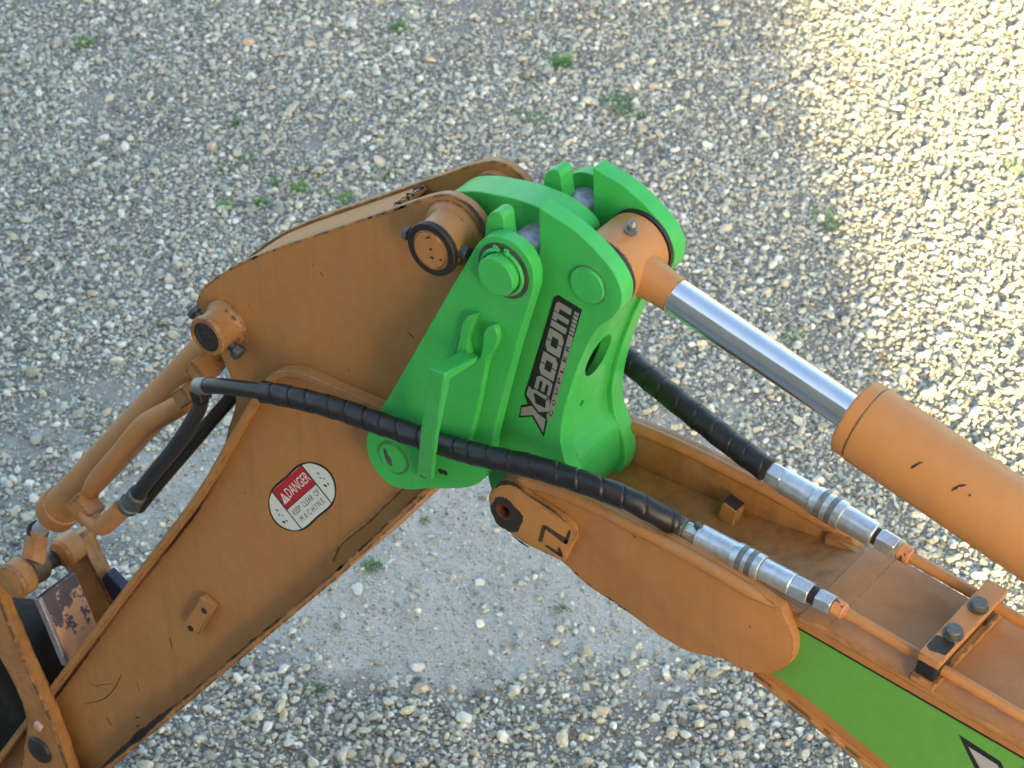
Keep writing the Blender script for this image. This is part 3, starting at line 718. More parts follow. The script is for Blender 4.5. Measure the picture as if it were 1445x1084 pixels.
# boom -----------------------------------------------------------------
bm_ = thing('boom', 'tan orange excavator boom with open forked nose and light green side decal', 'excavator boom', P(1250, 1084, .06))
nose = [(700, 690), (706, 678), (722, 671), (748, 674), (790, 689), (850, 715), (930, 756), (1000, 794), (1060, 830), (1100, 858), (1114, 888), (1120, 914), (1113, 938), (1089, 951), (1060, 950), (1041, 944), (1019, 931), (975, 922), (945, 907), (871, 855), (827, 826), (790, 792), (739, 767), (716, 750), (698, 728), (692, 708)]
nco = cr(nose, True, 4, corners=(9, 15))
VN0, VN1, VF0, VF1 = -.042, -.022, .144, .164
nz_ = plate('nose_plate', nco, VN0, VN1, M_orb, bm_, .0035)
nzf = plate('nose_plate', None, VF0, VF1, M_orn, bm_, .0035, pts=uz(nco, VN0))
rim = uz(cr([(726, 675), (748, 679), (790, 694), (850, 720), (930, 761), (1000, 799), (1060, 835), (1096, 858)], False, 5), VN0)
for v in (VN0 - .001, VF0 + .001):
    tube('rolled_edge', [(x, v, z) for x, z in rim], lambda u: .0095 * min(1, .25 + u * 9, .12 + (1 - u) * 6), M_orb, bm_, 14)
lug_px = cr([(689, 700), (697, 687), (714, 680), (733, 687), (747, 701), (780, 722), (806, 743), (812, 758), (802, 778), (795, 794), (766, 780), (739, 767), (716, 749), (694, 722)], True, 4, corners=(9,))
lug = plate('pin_lug', lug_px, VN0 - .013, VN0 + .001, M_orw, bm_, .003)
lugf = plate('pin_lug', None, VF1 - .001, VF1 + .012, M_orw, bm_, .003, pts=uz(lug_px, VN0 - .013))
hc = P(711, 722, VN0 - .013)
hole = lambda: lathe_mesh('c', (hc.x, -.2, hc.z), YA, [(0, .0135), (.5, .0135)], 28)
for o_ in (lug, lugf, nz_, nzf): cut(o_, [hole()])
lathe('bushing', (hc.x, VN0 - .0125, hc.z), YA, [(0, .0132), (0, .0108), (.034, .0108), (.034, .0132)], M_rust, bm_, 28, caps=False)
wn = [(hc.x + .001 * r_ * math.cos(a), hc.z + .001 * r_ * math.sin(a)) for a, r_ in [(2 * math.pi * k / 90, 28 + 5 * mnoise.noise(Vector((math.cos(2 * math.pi * k / 90) * 1.6, math.sin(2 * math.pi * k / 90) * 1.6, 2))) + 2.5 * mnoise.noise(Vector((k * .9, 0, 1))) + random.uniform(-.7, .7)) for k in range(90)]]
wo = flat('worn_patch', [(x + .005, z - .004) for x, z in wn], VN0 - .0131, M_dark, bm_, .0003); cut(wo, [hole()])
for quad in (((760, 763), (766, 741), (771, 743), (765, 765)), ((768, 745), (770, 741), (802, 762), (798, 768)), ((796, 767), (803, 748), (806, 750), (801, 768)), ((769, 770), (772, 769), (795, 783), (793, 787)), ((787, 775), (790, 772), (794, 781), (790, 784))):
    flat('casting_mark', uz(quad, VN0 - .013), VN0 - .0131, simple('worn stamp', (.05, .03, .018), .7, 0, .5, 300, 0), bm_, .0008)
scratch([(699, 689), (706, 683), (716, 681), (730, 686), (742, 696)], VN0 - .0132, .0034, bm_, 'bare_edge', M_ring)
scratch([(742, 697), (755, 705), (770, 714), (784, 724), (800, 739)], VN0 - .0132, .0016, bm_, 'bare_edge', M_ring)
scratch([(722, 755), (735, 765), (748, 773)], VN0 - .0132, .002, bm_, 'bare_edge', M_ring)
chips([(800, 800), (871, 853), (945, 905)], VN0 - .0003, 7, .0013, bm_, ln=4)
# box section: near line of the top corner and bottom corner
VW = -.034
def line(p, q, x): return (x, p[1] + (q[1] - p[1]) * (x - p[0]) / (q[0] - p[0]))
T = lambda x: uzp(*line((1120, 862), (1445, 1052), x), VW)
Bt = lambda x: uzp(*line((1080, 972), (1216, 1081), x), VW)
XE = 1760
tpath = [T(x) for x in (XE, 1600, 1445, 1300, 1200, 1165)]
for x, d in ((1140, .003), (1110, .012), (1070, .026), (1020, .042), (960, .057), (900, .068), (845, .078), (800, .086), (765, .098)):
    q = T(x); tpath.append((q[0], q[1] - d))
tpath = tpath[:4] + cr(tpath[4:], False, 4)
strip('top_plate', tpath[:15], .010, VW, .156, M_orb, bm_, .002)
strip('nose_floor', [(x, z - .0012) for x, z in tpath[4:]], .010, VN1 + .0003, VF0 - .0003, M_orn, bm_, .001)
bpath = [Bt(x) for x in (1060, 1216, 1450, XE)]
strip('bottom_plate', bpath, .010, VW, .156, M_orw, bm_, .002)
wq = [T(1075), T(XE), Bt(XE), Bt(1062)]
tn = Vector((T(1400)[0] - T(1100)[0], T(1400)[1] - T(1100)[1])).normalized(); dn = (tn.y, -tn.x)
if dn[1] > 0: dn = (-dn[0], -dn[1])
def inset(q, k): return (q[0] + dn[0] * k, q[1] + dn[1] * k)
wpts = [inset(T(1075), .0102), inset(T(XE), .0102), inset(Bt(XE), -.0102), inset(Bt(1062), -.0102)]
plate('side_plate', None, -.024, -.012, M_orb, bm_, 0, pts=wpts); plate('side_plate', None, .134, .146, M_orb, bm_, 0, pts=wpts)
def onw(x, y): return uzp(x, y, -.024)
dec = flat('green_decal', [onw(1103, 873), onw(1445, 1071), onw(XE, 1253), onw(XE, 1475), onw(1256, 1081), onw(1154, 997), onw(1088, 949), onw(1108, 940), onw(1119, 916), onw(1114, 892)], -.0242, M_lime, bm_, .0004)
dec['label'] = 'light green decal film along the boom side'
flat('decal_border', [onw(1101, 870), onw(1445, 1068.5), onw(XE, 1250.5), onw(XE, 1253.5), onw(1445, 1071.5), onw(1103, 873.5)], -.0247, M_black, dec, .0003)
ex = flat('emblem_outline', [onw(1353, 1036), onw(1412, 1074), onw(1426, 1100), onw(1470, 1160), onw(1430, 1175), onw(1392, 1120), onw(1378, 1088)], -.0247, M_black, dec, .0003)
flat('emblem_fill', [onw(1367, 1053), onw(1408, 1079), onw(1421, 1104), onw(1458, 1156), onw(1435, 1164), onw(1400, 1116), onw(1385, 1086)], -.0251, M_grey, dec, .0003)
# weld across the top plate, lifting block, seam
sb = P(1032, 722, .118); 
fz = None
for (x0, z0), (x1, z1) in zip(tpath, tpath[1:]):
    if min(x0, x1) <= sb.x <= max(x0, x1): fz = z0 + (z1 - z0) * (sb.x - x0) / (x1 - x0)
blk = box('stop_block', (sb.x, .118, fz + .014), Vector((.013, 0, -.004)), (0, .012, 0), (.003, 0, .016), M_orw, bm_, .002)
box('worn_top', (sb.x + .0030, .118, fz + .0305), Vector((.0115, 0, -.0035)), (0, .0105, 0), (0, 0, .0006), M_dark, blk, 0)
s0 = T(1165); sw = []
for k in range(40): sw.append((s0[0] + .0006 * math.sin(k * 1.7), VW + .004 + k * .0046, s0[1] - .0012))
link('weld_seam', tube_mesh('weld_seam', sw, lambda u: .0016 + .0004 * math.sin(u * 170), 8), M_orb, bm_, 60)
for x, y, w_ in ((893, 752, 1.4), (895, 757, 1.0), (1010, 803, 1.5), (1016, 806, 1.2), (1058, 884, .8)):
    scratch([(x - 2, y - 1.5), (x, y), (x + 2, y + 3)], VN0 - .0004, .0011 * w_, bm_, 'paint_chip')

# hydraulic steel tubes and their clamp -------------------------------------
VT1, VT2 = -.009, .131
ta, tb = P(1196, 866, VT1), P(1308, 932, VT1); td = (tb - ta).normalized()
fa, fb_ = P(1288, 787.5, VT2), P(1388, 845.5, VT2); fd = (fb_ - fa).normalized()
t1 = thing('hydraulic_tube', 'tan painted steel hydraulic tube nearest the green boom decal', 'pipe', ta, 'steel hydraulic tubes on the boom')
cyl('pipe', ta - td * .004, td, .50, .0080, M_orc, t1, 24, .0005)
lathe('tube_nut', ta - td * .022, td, [(0, .011), (.001, .0125), (.016, .0125), (.019, .0095), (.024, .0085)], M_patch, t1, 20)
t2 = thing('hydraulic_tube', 'tan painted steel hydraulic tube along the far edge of the boom', 'pipe', fa, 'steel hydraulic tubes on the boom')
cyl('pipe', fa - fd * .004, fd, .46, .0085, M_orc, t2, 24, .0005)
lathe('tube_nut', fa - fd * .022, fd, [(0, .012), (.001, .0135), (.018, .0135), (.021, .010), (.026, .009)], M_patch, t2, 20)
cp = P(1318, 938, VT1); k_ = (cp - ta).dot(td); pc = ta + td * k_
pf = fa + fd * ((pc.x - fa.x) / fd.x)
tcl = thing('tube_clamp', 'orange clamp plate with two grey bolts and black rubber holding the tubes', 'pipe clamp', (pc.x, .06, pc.z - .03))
tx = Vector((tn.x, 0, tn.y)); tz = Vector((-tn.y, 0, tn.x))
if tz.z < 0: tz = -tz
if tx.x < 0: tx = -tx
ctr = Vector((pc.x, .061, (pc.z + pf.z) / 2))
box('clamp_plate', ctr + tz * .0165, tx * .0165, YA * .094, tz * .0065, M_orc, tcl, .002)
for v in (.061 - .070, .061 + .070):
    q = Vector((ctr.x, v, ctr.z)); box('rubber_block', q - tz * .003, tx * .0155, YA * .024, tz * .0128, M_rubber, tcl, .004)
box('rubber_block', ctr - tz * .002, tx * .0125, YA * .046, tz * .0105, M_rubber, tcl, .004)
zt = T(1318); 
box('base_bracket', Vector((ctr.x, .061, ctr.z)) - tz * .022, tx * .019, YA * .097, tz * .0062, M_orw, tcl, .002)
for v in (.061 - .034, .061 + .034):
    q = Vector((ctr.x + .002, v, ctr.z)) + tz * .023
    lathe('washer', q, tz, [(0, .0145), (.0018, .0145)], M_bolt, tcl, 24)
    bh_ = lathe('bolt', q + tz * .0018, tz, [(0, .0118), (.008, .0118), (.0095, .0105), (.0095, .001)], M_bolt, tcl, 24)
sv_ = []
for k in range(26):
    a = 2 * math.pi * k / 26; w_ = 1 + .35 * mnoise.noise(Vector((1.3 * math.cos(a), 1.3 * math.sin(a), 4))) ; q = Vector((ctr.x, -.002, ctr.z)) + tz * .0231 + tx * (.0145 * max(-1, min(1, 1.3 * math.cos(a)))) + YA * (.019 * math.sin(a) * w_)
    sv_.append(tuple(q))
me_ = bpy.data.meshes.new('oily_stain'); me_.from_pydata(sv_, [], [tuple(range(26))]); me_.update(); link('oily_stain', me_, M_dark, tcl)
gap = ctr.z - .028 * tz.z - (T(1318)[1])
# hoses ------------------------------------------------------------------
def coupling(par, o, d, segs):
    for nm, a, b, r, kind in segs:
        p = o + d * a; l = b - a
        if kind == 'hex': hexp(nm, p, d, l, r, M_zinc, par, .35)
        elif kind == 'dhex': hexp(nm, p, d, l, r, M_bolt, par, .3)
        elif kind == 'dark': cyl(nm, p, d, l, r, M_ring, par, 28, .0004)
        elif kind == 'cyl': lathe(nm, p, d, [(0, r - .0015), (.0015, r), (l - .0015, r), (l, r - .0015)], M_zinc, par, 32)
        elif kind == 'sleeve':
            pr_ = [(0, r * .86), (.002, r * .97), (.006, r)]
            for g in (.34, .68): pr_ += [(l * g - .0035, r), (l * g - .0028, r - .0022), (l * g + .0022, r - .0022), (l * g + .003, r)]
            pr_ += [(l - .004, r), (l - .001, r * .98), (l, r * .9)]
            sv = lathe(nm, p, d, pr_, M_zinc, par, 36, 25)
            for g in (.34, .68): lathe('groove_band', p + d * (l * g - .0045), d, [(0, r * .9), (0, r + .0003), (.009, r + .0003), (.009, r * .9)], M_zincd, sv, 36, caps=False)
h1o = thing('hydraulic_hose', 'near spiral wrapped black hydraulic hose with silver coupling crossing the green bracket', 'hose', P(560, 605, -.08), 'spiral wrapped hydraulic hoses')
hp = [(283, 545, -.075), (310, 545, -.080), (345, 549, -.082), (400, 558, -.082), (470, 575, -.080), (540, 599, -.078), (610, 623, -.080), (680, 643, -.087), (750, 658, -.080), (830, 683, -.066), (890, 706, -.046), (930, 727, -.030), (952, 738, -.018)]
he = P(1197, 866, VT1); hs_ = P(957, 741, VT1); hd = (he - hs_).normalized()
hpts = [tuple(P(*q)) for q in hp]; hpts = cr(hpts, False, 8)
i0 = 20
hw = link('spiral_wrap', spiral_mesh('spiral_wrap', hpts[i0:], .0165, .034), M_wrap, h1o, 40)
tube('hose', hpts[:i0 + 6] , .0125, M_rubber, h1o, 20)
e0 = Vector(hpts[0]); e1 = Vector(hpts[1]); 
el_ = [tuple(e0 - (e1 - e0) * 1.2), tuple(e0), tuple(e0 + (e1 - e0) * 1.5), tuple(e0 + (e1 - e0) * 3.0)]
tube('elbow_fitting', cr([tuple(q) for q in el_], False, 5), .0135, M_zincd, h1o, 18)
box('end_block', P(283, 556, -.058), Vector((.010, 0, .004)), YA * .013, Vector((-.004, 0, .011)), M_ring, h1o, .003)
Lc = (he - hs_).length; f_ = lambda x: (x - 957) / (1197 - 957) * Lc
coupling(h1o, hs_, hd, [('crimp_nut', f_(950), f_(968), .0165, 'dhex'), ('hex_adapter', f_(968), f_(988), .0135, 'hex'), ('coupling_body', f_(987), f_(1040), .0178, 'cyl'), ('sleeve', f_(1038), f_(1078), .0198, 'sleeve'),
                        ('coupling_nose', f_(1078), f_(1121), .0168, 'cyl'), ('hex_nut', f_(1121), f_(1146), .0178, 'hex'), ('dark_neck', f_(1145), f_(1155), .0125, 'dark'), ('hex_nut', f_(1155), f_(1177), .0158, 'hex')])
box('release_tab', hs_ + hd * f_(986) + UPZ * .017, hd * .006, YA * .004, UPZ * .004, M_bolt, h1o)
h2o = thing('hydraulic_hose', 'far spiral wrapped black hose behind the green coupler with silver coupling', 'hose', P(1000, 610, VT2), 'spiral wrapped hydraulic hoses')
hp2 = [(770, 420, .20), (830, 462, .19), (880, 503, .175), (925, 541, .160), (975, 581, .148), (1030, 624, .138), (1082, 663, VT2)]
hpts2 = cr([tuple(P(*q)) for q in hp2], False, 8)
link('spiral_wrap', spiral_mesh('spiral_wrap', hpts2, .0180, .032), M_wrap, h2o, 40)
gs, gd_ = P(1085, 666, VT2), P(1287, 787, VT2); Lg = (gd_ - gs).length; gd = (gd_ - gs).normalized(); k2 = lambda x: (x - 1085) / (1287 - 1085) * Lg
coupling(h2o, gs, gd, [('hex_adapter', k2(1086), k2(1107), .0185, 'hex'), ('coupling_body', k2(1106), k2(1150), .0182, 'cyl'), ('sleeve', k2(1148), k2(1192), .0208, 'sleeve'), ('coupling_nose', k2(1190), k2(1236), .0182, 'cyl'), ('dark_neck', k2(1234), k2(1243), .0125, 'dark'), ('hex_nut', k2(1241), k2(1266), .0168, 'hex')])

# crowd cylinder -----------------------------------------------------------
cyo = thing('boom_cylinder', 'large hydraulic cylinder with bright chrome rod and tan orange barrel above the boom', 'hydraulic cylinder', P(1445, 760, .064))
VC = .065
rc = Vector((cR.x, VC, cR.z)); r1 = P(1203, 585, VC); cdv = (r1 - rc).normalized()
eye = lathe('rod_eye', (cR.x, .0235, cR.z), YA, [(0, .045), (0, .049), (.002, .051), (.081, .051), (.083, .049), (.083, .045)], M_orc, cyo, 64)
for v in (.0163, .1075):
    lathe('seal_washer', (cR.x, v, cR.z), YA, [(0, .040), (0, .0525), (.0065, .0525), (.0065, .040)], M_dark, cyo, 64, caps=False)
Lr = (r1 - rc).length
nk = []
for k in range(9):
    u = k / 8; nk.append((.035 + .058 * u, .034 - (.034 - .0262) * (1 - (1 - u) ** 2.2)))
lathe('rod_neck', rc, cdv, nk, M_orc, cyo, 40, 60)
cyl('rod', rc + cdv * .080, cdv, Lr - .07, .0248, M_chrome, cyo, 64, .001)
bs = P(1207, 589, VC) ; Lb = (bs - rc).length
lathe('gland', rc + cdv * (Lb - .004), cdv, [(0, .026), (0, .050), (.003, .0545), (.021, .0545), (.0215, .053), (.0225, .053)], M_orc, cyo, 64)
bl = lathe('barrel', rc + cdv * (Lb + .0185), cdv, [(0, .0545), (.002, .0558), (.58, .0558), (.585, .05)], M_orc, cyo, 64)
gr_ = P(891, 322, VC); gq = Vector((gr_.x, VC, gr_.z)); gdirn = (gq - rc).normalized(); gq = rc + gdirn * .0505
gn = lathe('grease_nipple', gq, gdirn, [(0, .0095), (.005, .0095), (.006, .006), (.010, .0068), (.015, .0075), (.019, .0045), (.021, .003)], M_zincd, cyo, 16)
for pts, w_ in (([(1284, 661), (1293, 656), (1302, 652)], .0018), ([(1342, 693), (1352, 687), (1364, 684)], .0022), ([(1367, 701), (1371, 697)], .0014)):
    q = [P(x + random.uniform(-.8, .8), y + random.uniform(-.8, .8), VC) for x, y in cr(pts, False, 5)]; out = []
    for p in q:                              # drop the chip onto the barrel surface
        s = (p - CAM).normalized(); best = None
        w0 = CAM - rc; a_ = s - cdv * s.dot(cdv); b_2 = w0 - cdv * w0.dot(cdv)
        A_, B_, C_ = a_.dot(a_), 2 * a_.dot(b_2), b_2.dot(b_2) - .0560 ** 2
        dd = B_ * B_ - 4 * A_ * C_
        if dd > 0: out.append(tuple(CAM + s * ((-B_ - dd ** .5) / (2 * A_))))
    if len(out) > 1: link('paint_chip', tube_mesh('paint_chip', out, lambda u, w_=w_: w_ * (.25 + .75 * math.sin(math.pi * u) ** .6) * (.75 + .55 * mnoise.noise(Vector((u * 9, w_ * 900, 1)))), 8), M_ring, cyo, 60)

# bucket cylinder -----------------------------------------------------------
bcy = thing('bucket_cylinder', 'tan orange bucket cylinder with side pipe lying along the back of the arm', 'hydraulic cylinder', P(60, 760, .061))
ca0 = Vector((cB.x, .061, cB.z)); ca1 = P(78, 724, .061); cv = (ca1 - ca0).normalized(); Lb2 = (ca1 - ca0).length
lathe('barrel', ca0 + cv * .05, cv, [(0, .024), (.004, .0305), (.012, .0325), (Lb2 - .085, .0325), (Lb2 - .083, .0375), (Lb2 - .052, .0375), (Lb2 - .044, .033), (Lb2 - .044, .016)], M_orc, bcy, 56)
lathe('barrel_eye', (cB.x, .018, cB.z), YA, [(0, .034), (.0, .037), (.086, .037), (.086, .034)], M_orw, bcy, 40)
cyl('rod', ca0 + cv * (Lb2 - .02), cv, .125, .0135, simple('dull grey rod', (.42, .45, .47), .4, .3), bcy, 32)
lathe('rod_collar', ca0 + cv * (Lb2 + .078), cv, [(0, .0137), (0, .0195), (.006, .0205), (.008, .0137)], M_ring, bcy, 32, caps=False)
pa_, pb_ = P(14, 824, -.050), P(82, 785, .112); pdv = (pb_ - pa_).normalized(); pm = pa_.lerp(pb_, .45)
ry = ca0 + cv * (Lb2 + .085); rv = (pm - ry).normalized()
lathe('rod_end', ry - rv * .004, rv, [(0, .014), (.004, .0185), (.012, .0190), (.022, .021), ((pm - ry).length, .021)], M_orx, bcy, 32, 50)
lathe('rod_eye', pm - pdv * .028, pdv, [(0, .020), (.003, .026), (.053, .026), (.056, .020)], simple('oily brown steel', (.06, .035, .02), .5, .2), bcy, 36)
# oil pipe along the barrel
def axp(s, off, up): return ca0 + cv * s + off
pipe = [P(276, 552, .030), P(262, 566, .022), P(240, 580, .020), P(205, 600, .020), P(170, 640, .020), P(135, 680, .022), P(126, 698, .034)]
tube('oil_pipe', cr([tuple(q) for q in pipe], False, 6), lambda u: .0155 + .003 * math.sin(math.pi * min(1, u * 1.1)), M_orc, bcy, 20)
box('pipe_block', P(266, 554, .020), Vector((.012, 0, .012)), YA * .02, Vector((-.011, 0, .011)), M_orw, bcy, .003)
box('pipe_bracket', P(290, 520, .02), Vector((.008, 0, .012)), YA * .025, Vector((-.015, 0, .012)), M_orw, bcy, .003)
box('port_block', P(121, 715, .016), cv * .022, YA * .020, Vector((cv.z, 0, -cv.x)) * .024, M_orw, bcy, .005)
tube('port_elbow', cr([tuple(P(120, 722, .010)), tuple(P(140, 742, .002)), tuple(P(158, 732, -.002)), tuple(P(172, 718, -.004))], False, 5), .0165, M_orc, bcy, 18)
h3 = thing('cylinder_hose', 'plain black rubber hose curving down beside the bucket cylinder', 'hose', P(240, 640, -.01))
hq = cr([tuple(q) for q in (P(190, 703, -.006), P(214, 672, -.010), P(243, 637, -.018), P(265, 605, -.026), P(280, 578, -.036), P(284, 562, -.050))], False, 6)
tube('hose', hq, .0125, M_rubber, h3, 20)
cfd = (Vector(hq[3]) - Vector(hq[0])).normalized()
lathe('crimp_ferrule', Vector(hq[0]) - cfd * .034, cfd, [(0, .013), (.001, .0185), (.012, .019), (.014, .0165), (.05, .0165), (.053, .0135)], M_bolt, h3, 24, 25)
h4 = thing('cylinder_hose', 'second black rubber hose half hidden behind the first, ending under the arm fork', 'hose', P(300, 600, .04))
tube('hose', cr([tuple(q) for q in (P(196, 716, .02), P(232, 672, .022), P(270, 628, .03), P(300, 592, .04), P(330, 556, .05), P(352, 520, .055))], False, 6), .0115, M_rubber, h4, 18)

# bucket linkage -------------------------------------------------------------
lk = thing('bucket_link', 'worn orange bucket link with rust patched web between its two side plates', 'link', P(60, 1070, .05))
nl = cr([(-80, 850), (-62, 815), (-30, 806), (-8, 832), (8, 872), (36, 940), (68, 1010), (86, 1060), (98, 1110), (70, 1150), (20, 1130), (32, 1066), (36, 1012), (0, 930), (-38, 878)], True, 4)
plate('side_plate', nl, -.046, -.016, M_orx, lk, .003)
flk = cr([(84, 770), (96, 757), (110, 757), (120, 780), (162, 862), (182, 905), (150, 918), (100, 815), (86, 792)], True, 4)
plate('side_plate', flk, .142, .178, M_orx, lk, .003)
wbp = uz([(51, 842), (67, 878), (85, 922), (91, 936)], .0)
strip('web_plate', wbp, .014, .0, .086, M_web, lk, .003)
strip('web_edge', [(x + .001, z + .001) for x, z in wbp], .016, -.009, -.0002, M_shaft, lk, .002)
for (x, y, v, l, r) in ((14, 824, -.078, .035, .034), (52, 1062, -.055, .012, .028)):
    p = P(x, y, v); lathe('pin_boss', p, YA, [(0, r * .62), (.003, r * .9), (.008, r), (l, r), (l + .001, r * .9)], M_orx if y < 900 else M_dark, lk, 36)
p = P(82, 785, .098); lathe('pin_boss', p, YA, [(0, .014), (.003, .024), (.010, .0285), (.044, .0285)], M_orc, lk, 32)
cyl('link_pin', pa_, pdv, (pb_ - pa_).length, .016, M_dark, lk)
p = P(55, 1024, -.0465); box('grease_point', p, (.008, 0, -.003), (0, .006, 0), (.003, 0, .008), simple('pale pink plastic cap', (.62, .40, .33), .5), lk, .003)
bu = thing('bucket', 'dirty steel digging bucket painted shade-black below the arm end', 'bucket', P(-40, 1300, .06))
bs_ = uz(cr([(-200, 880), (-110, 880), (-40, 872), (25, 880), (62, 905), (108, 990), (120, 1080), (90, 1200), (0, 1330), (-160, 1400), (-330, 1300), (-380, 1100), (-330, 930)], True, 4, corners=(0,)), .06)
plate('shell', None, .012, .128, M_bucket, bu, .004, pts=bs_)
plate('side_cheek', None, .128, .150, M_bucket, bu, .004, pts=[(x - .0, z - .01) for x, z in bs_])
te = P(168, 832, .16); box('bucket_ear', te, (.03, 0, -.018), (0, .012, 0), (.012, 0, .02), simple('blue black steel', (.035, .04, .07), .45, .4), bu, .003)

# ================================================================== LOOSE STONES
def lone_stone(px, py, wpx, tintc, label, i, flat_=.6, tall=1.0):
    g = G(px, py); sc = .82 * wpx * (g - CAM).length / FPX
    me = stone_mesh(40 + i, 3, 9); me.materials.clear(); me.materials.append(LS[tintc])
    o = link('stone', me, None); z = gz(g.x, g.y)
    o.scale = (sc * 1.15, sc * .85, sc * flat_ * tall); o.rotation_euler = (random.uniform(-.3, .3), random.uniform(-.3, .3), random.uniform(0, 6))
    o.location = (g.x, g.y, z + sc * flat_ * tall * .28); tag(o, label, 'stone', 'larger loose stones in the gravel'); return o
LS = {'white': simple('pale stone', (.60, .605, .55), .8, 0, .15, 3, .3), 'tan': simple('tan stone', (.52, .42, .30), .8, 0, .2, 3, .3), 'grey': simple('grey stone', (.40, .41, .41), .8, 0, .2, 3, .3), 'cream': simple('cream stone', (.66, .60, .47), .8, 0, .12, 3, .3)}
for i, (x, y, w_, tc, lab) in enumerate((
        (352, 64, 27, 'tan', 'rounded tan stone near the top left, largest of its row'), (398, 79, 18, 'tan', 'tan stone right of the larger tan stone at top left'), (320, 82, 15, 'tan', 'small tan stone left of the larger tan stone at top left'),
        (497, 38, 28, 'white', 'pale stone near the top edge above the arm'), (608, 86, 20, 'tan', 'tan stone above the top of the arm fork'), (897, 124, 22, 'white', 'upright white stone above the green coupler'),
        (1067, 145, 22, 'cream', 'smooth cream stone right of the coupler near the shadow edge'), (590, 944, 24, 'white', 'largest white stone on the gravel below the bare patch'), (578, 959, 16, 'white', 'white stone touching the largest white stone below the bare patch'),
        (412, 893, 18, 'white', 'white stone close to the lower edge of the dipper arm'), (732, 896, 18, 'grey', 'flat pale grey stone on the bare sandy patch'), (704, 867, 12, 'white', 'round white pebble on the bare sandy patch'),
        (720, 880, 12, 'white', 'thin white pebble beside the round pebble on bare sand'), (505, 836, 28, 'white', 'long flat white stone beside the arm edge'), (483, 871, 15, 'white', 'small white stone below the long flat one'),
        (450, 931, 16, 'white', 'white stone lying left of the small grass tuft patch'), (752, 955, 14, 'white', 'white stone at the lower rim of the bare patch'), (976, 989, 20, 'cream', 'rounded cream stone below the boom nose'),
        (1023, 944, 17, 'cream', 'cream stone just under the lower edge of the boom'), (1060, 1026, 20, 'white', 'pale stone between the boom edge and the bottom of the photo'), (563, 770, 12, 'white', 'lone white pebble near the top of the bare patch'),
        (160, 812, 24, 'white', 'white stone seen between the bucket link and the arm'))):
    lone_stone(x, y, w_, tc, lab, i, .62, 1.5 if i == 5 else 1.0)

# ================================================================== GRASS
GM = []
for k, c in enumerate(((.10, .25, .04), (.15, .32, .06), (.13, .24, .08))):
    GM.append(simple('grass blade', c, .55, 0, .3, 30, 0))
M_dry = simple('dry stalk', (.26, .17, .085), .8, 0, .3, 30, 0)
def tuft(name, px, py, wpx, n, label, cat='grass tuft', mat=0, tall=1.0, sparse=1.0, wide=1.0):
    g = G(px, py); R = wpx * .44 * (g - CAM).length / FPX; rr = random.Random(int(px * 7 + py)); vv = []; ff = []
    for _ in range(n):
        a = rr.uniform(0, 6.283); d = R * .75 * sparse * rr.random() ** .6
        x, y = g.x + d * math.cos(a), g.y + d * math.sin(a); z = gz(x, y)
        L_ = R * rr.uniform(.4, .95) * tall; lean = rr.uniform(.4, 1.3); a2 = a + rr.gauss(0, .9); wd = rr.uniform(.0009, .0019) * wide
        dx_, dy_ = math.cos(a2), math.sin(a2); nx, ny = -dy_, dx_; b0 = len(vv)
        for s in range(4):
            u = s / 3; h = L_ * (u - .35 * lean * u * u); r_ = L_ * lean * u * u * .9; ww = wd * (1 - u * .85) * (1.5 if s == 1 else 1)
            vv.append((x + dx_ * r_ - nx * ww, y + dy_ * r_ - ny * ww, z + h)); vv.append((x + dx_ * r_ + nx * ww, y + dy_ * r_ + ny * ww, z + h))
        for s in range(3): ff.append((b0 + 2 * s, b0 + 2 * s + 1, b0 + 2 * s + 3, b0 + 2 * s + 2))
    me = bpy.data.meshes.new(name); me.from_pydata(vv, [], ff); me.update()
    o = bpy.data.objects.new(name, me); SC.collection.objects.link(o); me.materials.append(M_dry if mat == 'dry' else GM[mat])
    me.transform(Matrix.Translation((-g.x, -g.y, 0))); o.location = (g.x, g.y, 0)
    tag(o, label, cat, 'small weeds in the gravel'); return o
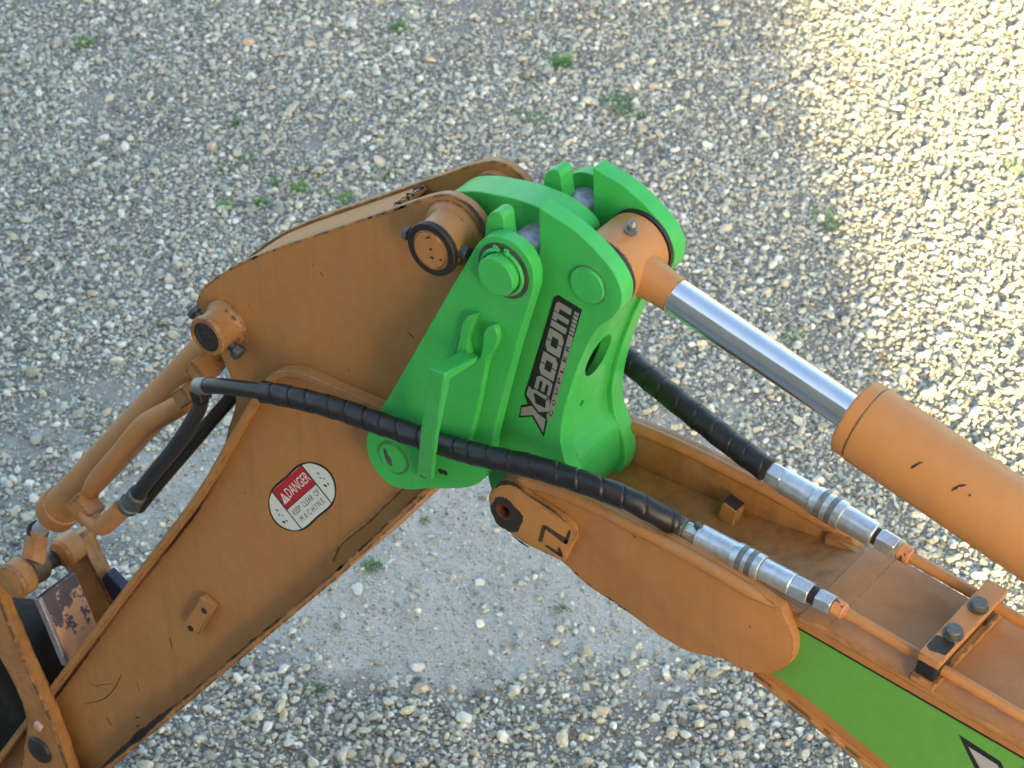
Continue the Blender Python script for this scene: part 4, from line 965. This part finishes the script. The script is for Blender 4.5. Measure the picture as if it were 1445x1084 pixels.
for a in ((120, 64, 38, 60, 'small grass tuft at the top left corner of the gravel', 0), (562, 42, 36, 60, 'grass tuft at the top edge left of centre', 0), (790, 92, 44, 90, 'grass tuft above the green coupler, left of the upright white stone', 0),
          (726, 165, 32, 50, 'faint grass tuft left end of the thin row above the coupler', 2), (765, 172, 40, 36, 'faint sparse grass right end of the thin row above the coupler', 2), (872, 146, 44, 80, 'sparse grass patch just left below the upright white stone', 2),
          (888, 163, 44, 60, 'sparse grass patch below the upright white stone', 2), (350, 230, 28, 40, 'thin grass tuft above right of the isolated pair left of the arm', 2),
          (318, 242, 26, 55, 'small bright tuft below the broad leafed weed', 1), (318, 294, 32, 80, 'leftmost grass tuft of the pair just above the arm', 1), (368, 289, 26, 75, 'dark green tuft right of the leftmost tuft above the arm', 0),
          (391, 260, 24, 60, 'small tuft left of the biggest tuft above the arm', 1), (423, 268, 34, 110, 'biggest grass tuft of the group above the arm', 1), (430, 244, 30, 45, 'thin tuft just above the biggest tuft', 2), (458, 275, 24, 40, 'small tuft right of the biggest tuft above the arm', 1), (487, 281, 30, 70, 'grass tuft closest to the arm top edge', 1), (541, 247, 40, 40, 'faint grass tuft above the arm top plate', 2),
          (1166, 318, 46, 75, 'grass tuft at the edge of the sunlit gravel', 2), (1120, 476, 28, 80, 'bright grass tuft above the chrome cylinder rod', 1), (525, 802, 30, 60, 'grass tuft on the bare ground right of the danger sticker', 2), (443, 976, 28, 50, 'grass tuft near the bottom of the photo below the arm', 2),
          (793, 860, 18, 26, 'tiny grass sprout on the bare patch right side', 2), (600, 736, 18, 24, 'tiny grass sprout at the top of the bare patch', 2), (1432, 240, 34, 40, 'sunlit weed at the right edge of the photo', 1)):
    tuft('grass_tuft', a[0], a[1], a[2], int(a[3] * 1.3), a[4], mat=a[5], sparse=1.5 if a[5] == 2 else 1.0)
tuft('leafy_weed', 334, 176, 34, 16, 'small broad leafed weed above the grass tufts', 'weed', 2, .8, 1.0, 5.0)
tuft('dry_weed', 822, 26, 60, 40, 'dry brown weed near the top edge above the coupler', 'dry weed', 'dry', .8, 1.2, .6)
tuft('dry_weed', 1255, 512, 50, 40, 'dry brown weed at the shadow edge above the cylinder barrel', 'dry weed', 'dry', .8, 1.2, .6)
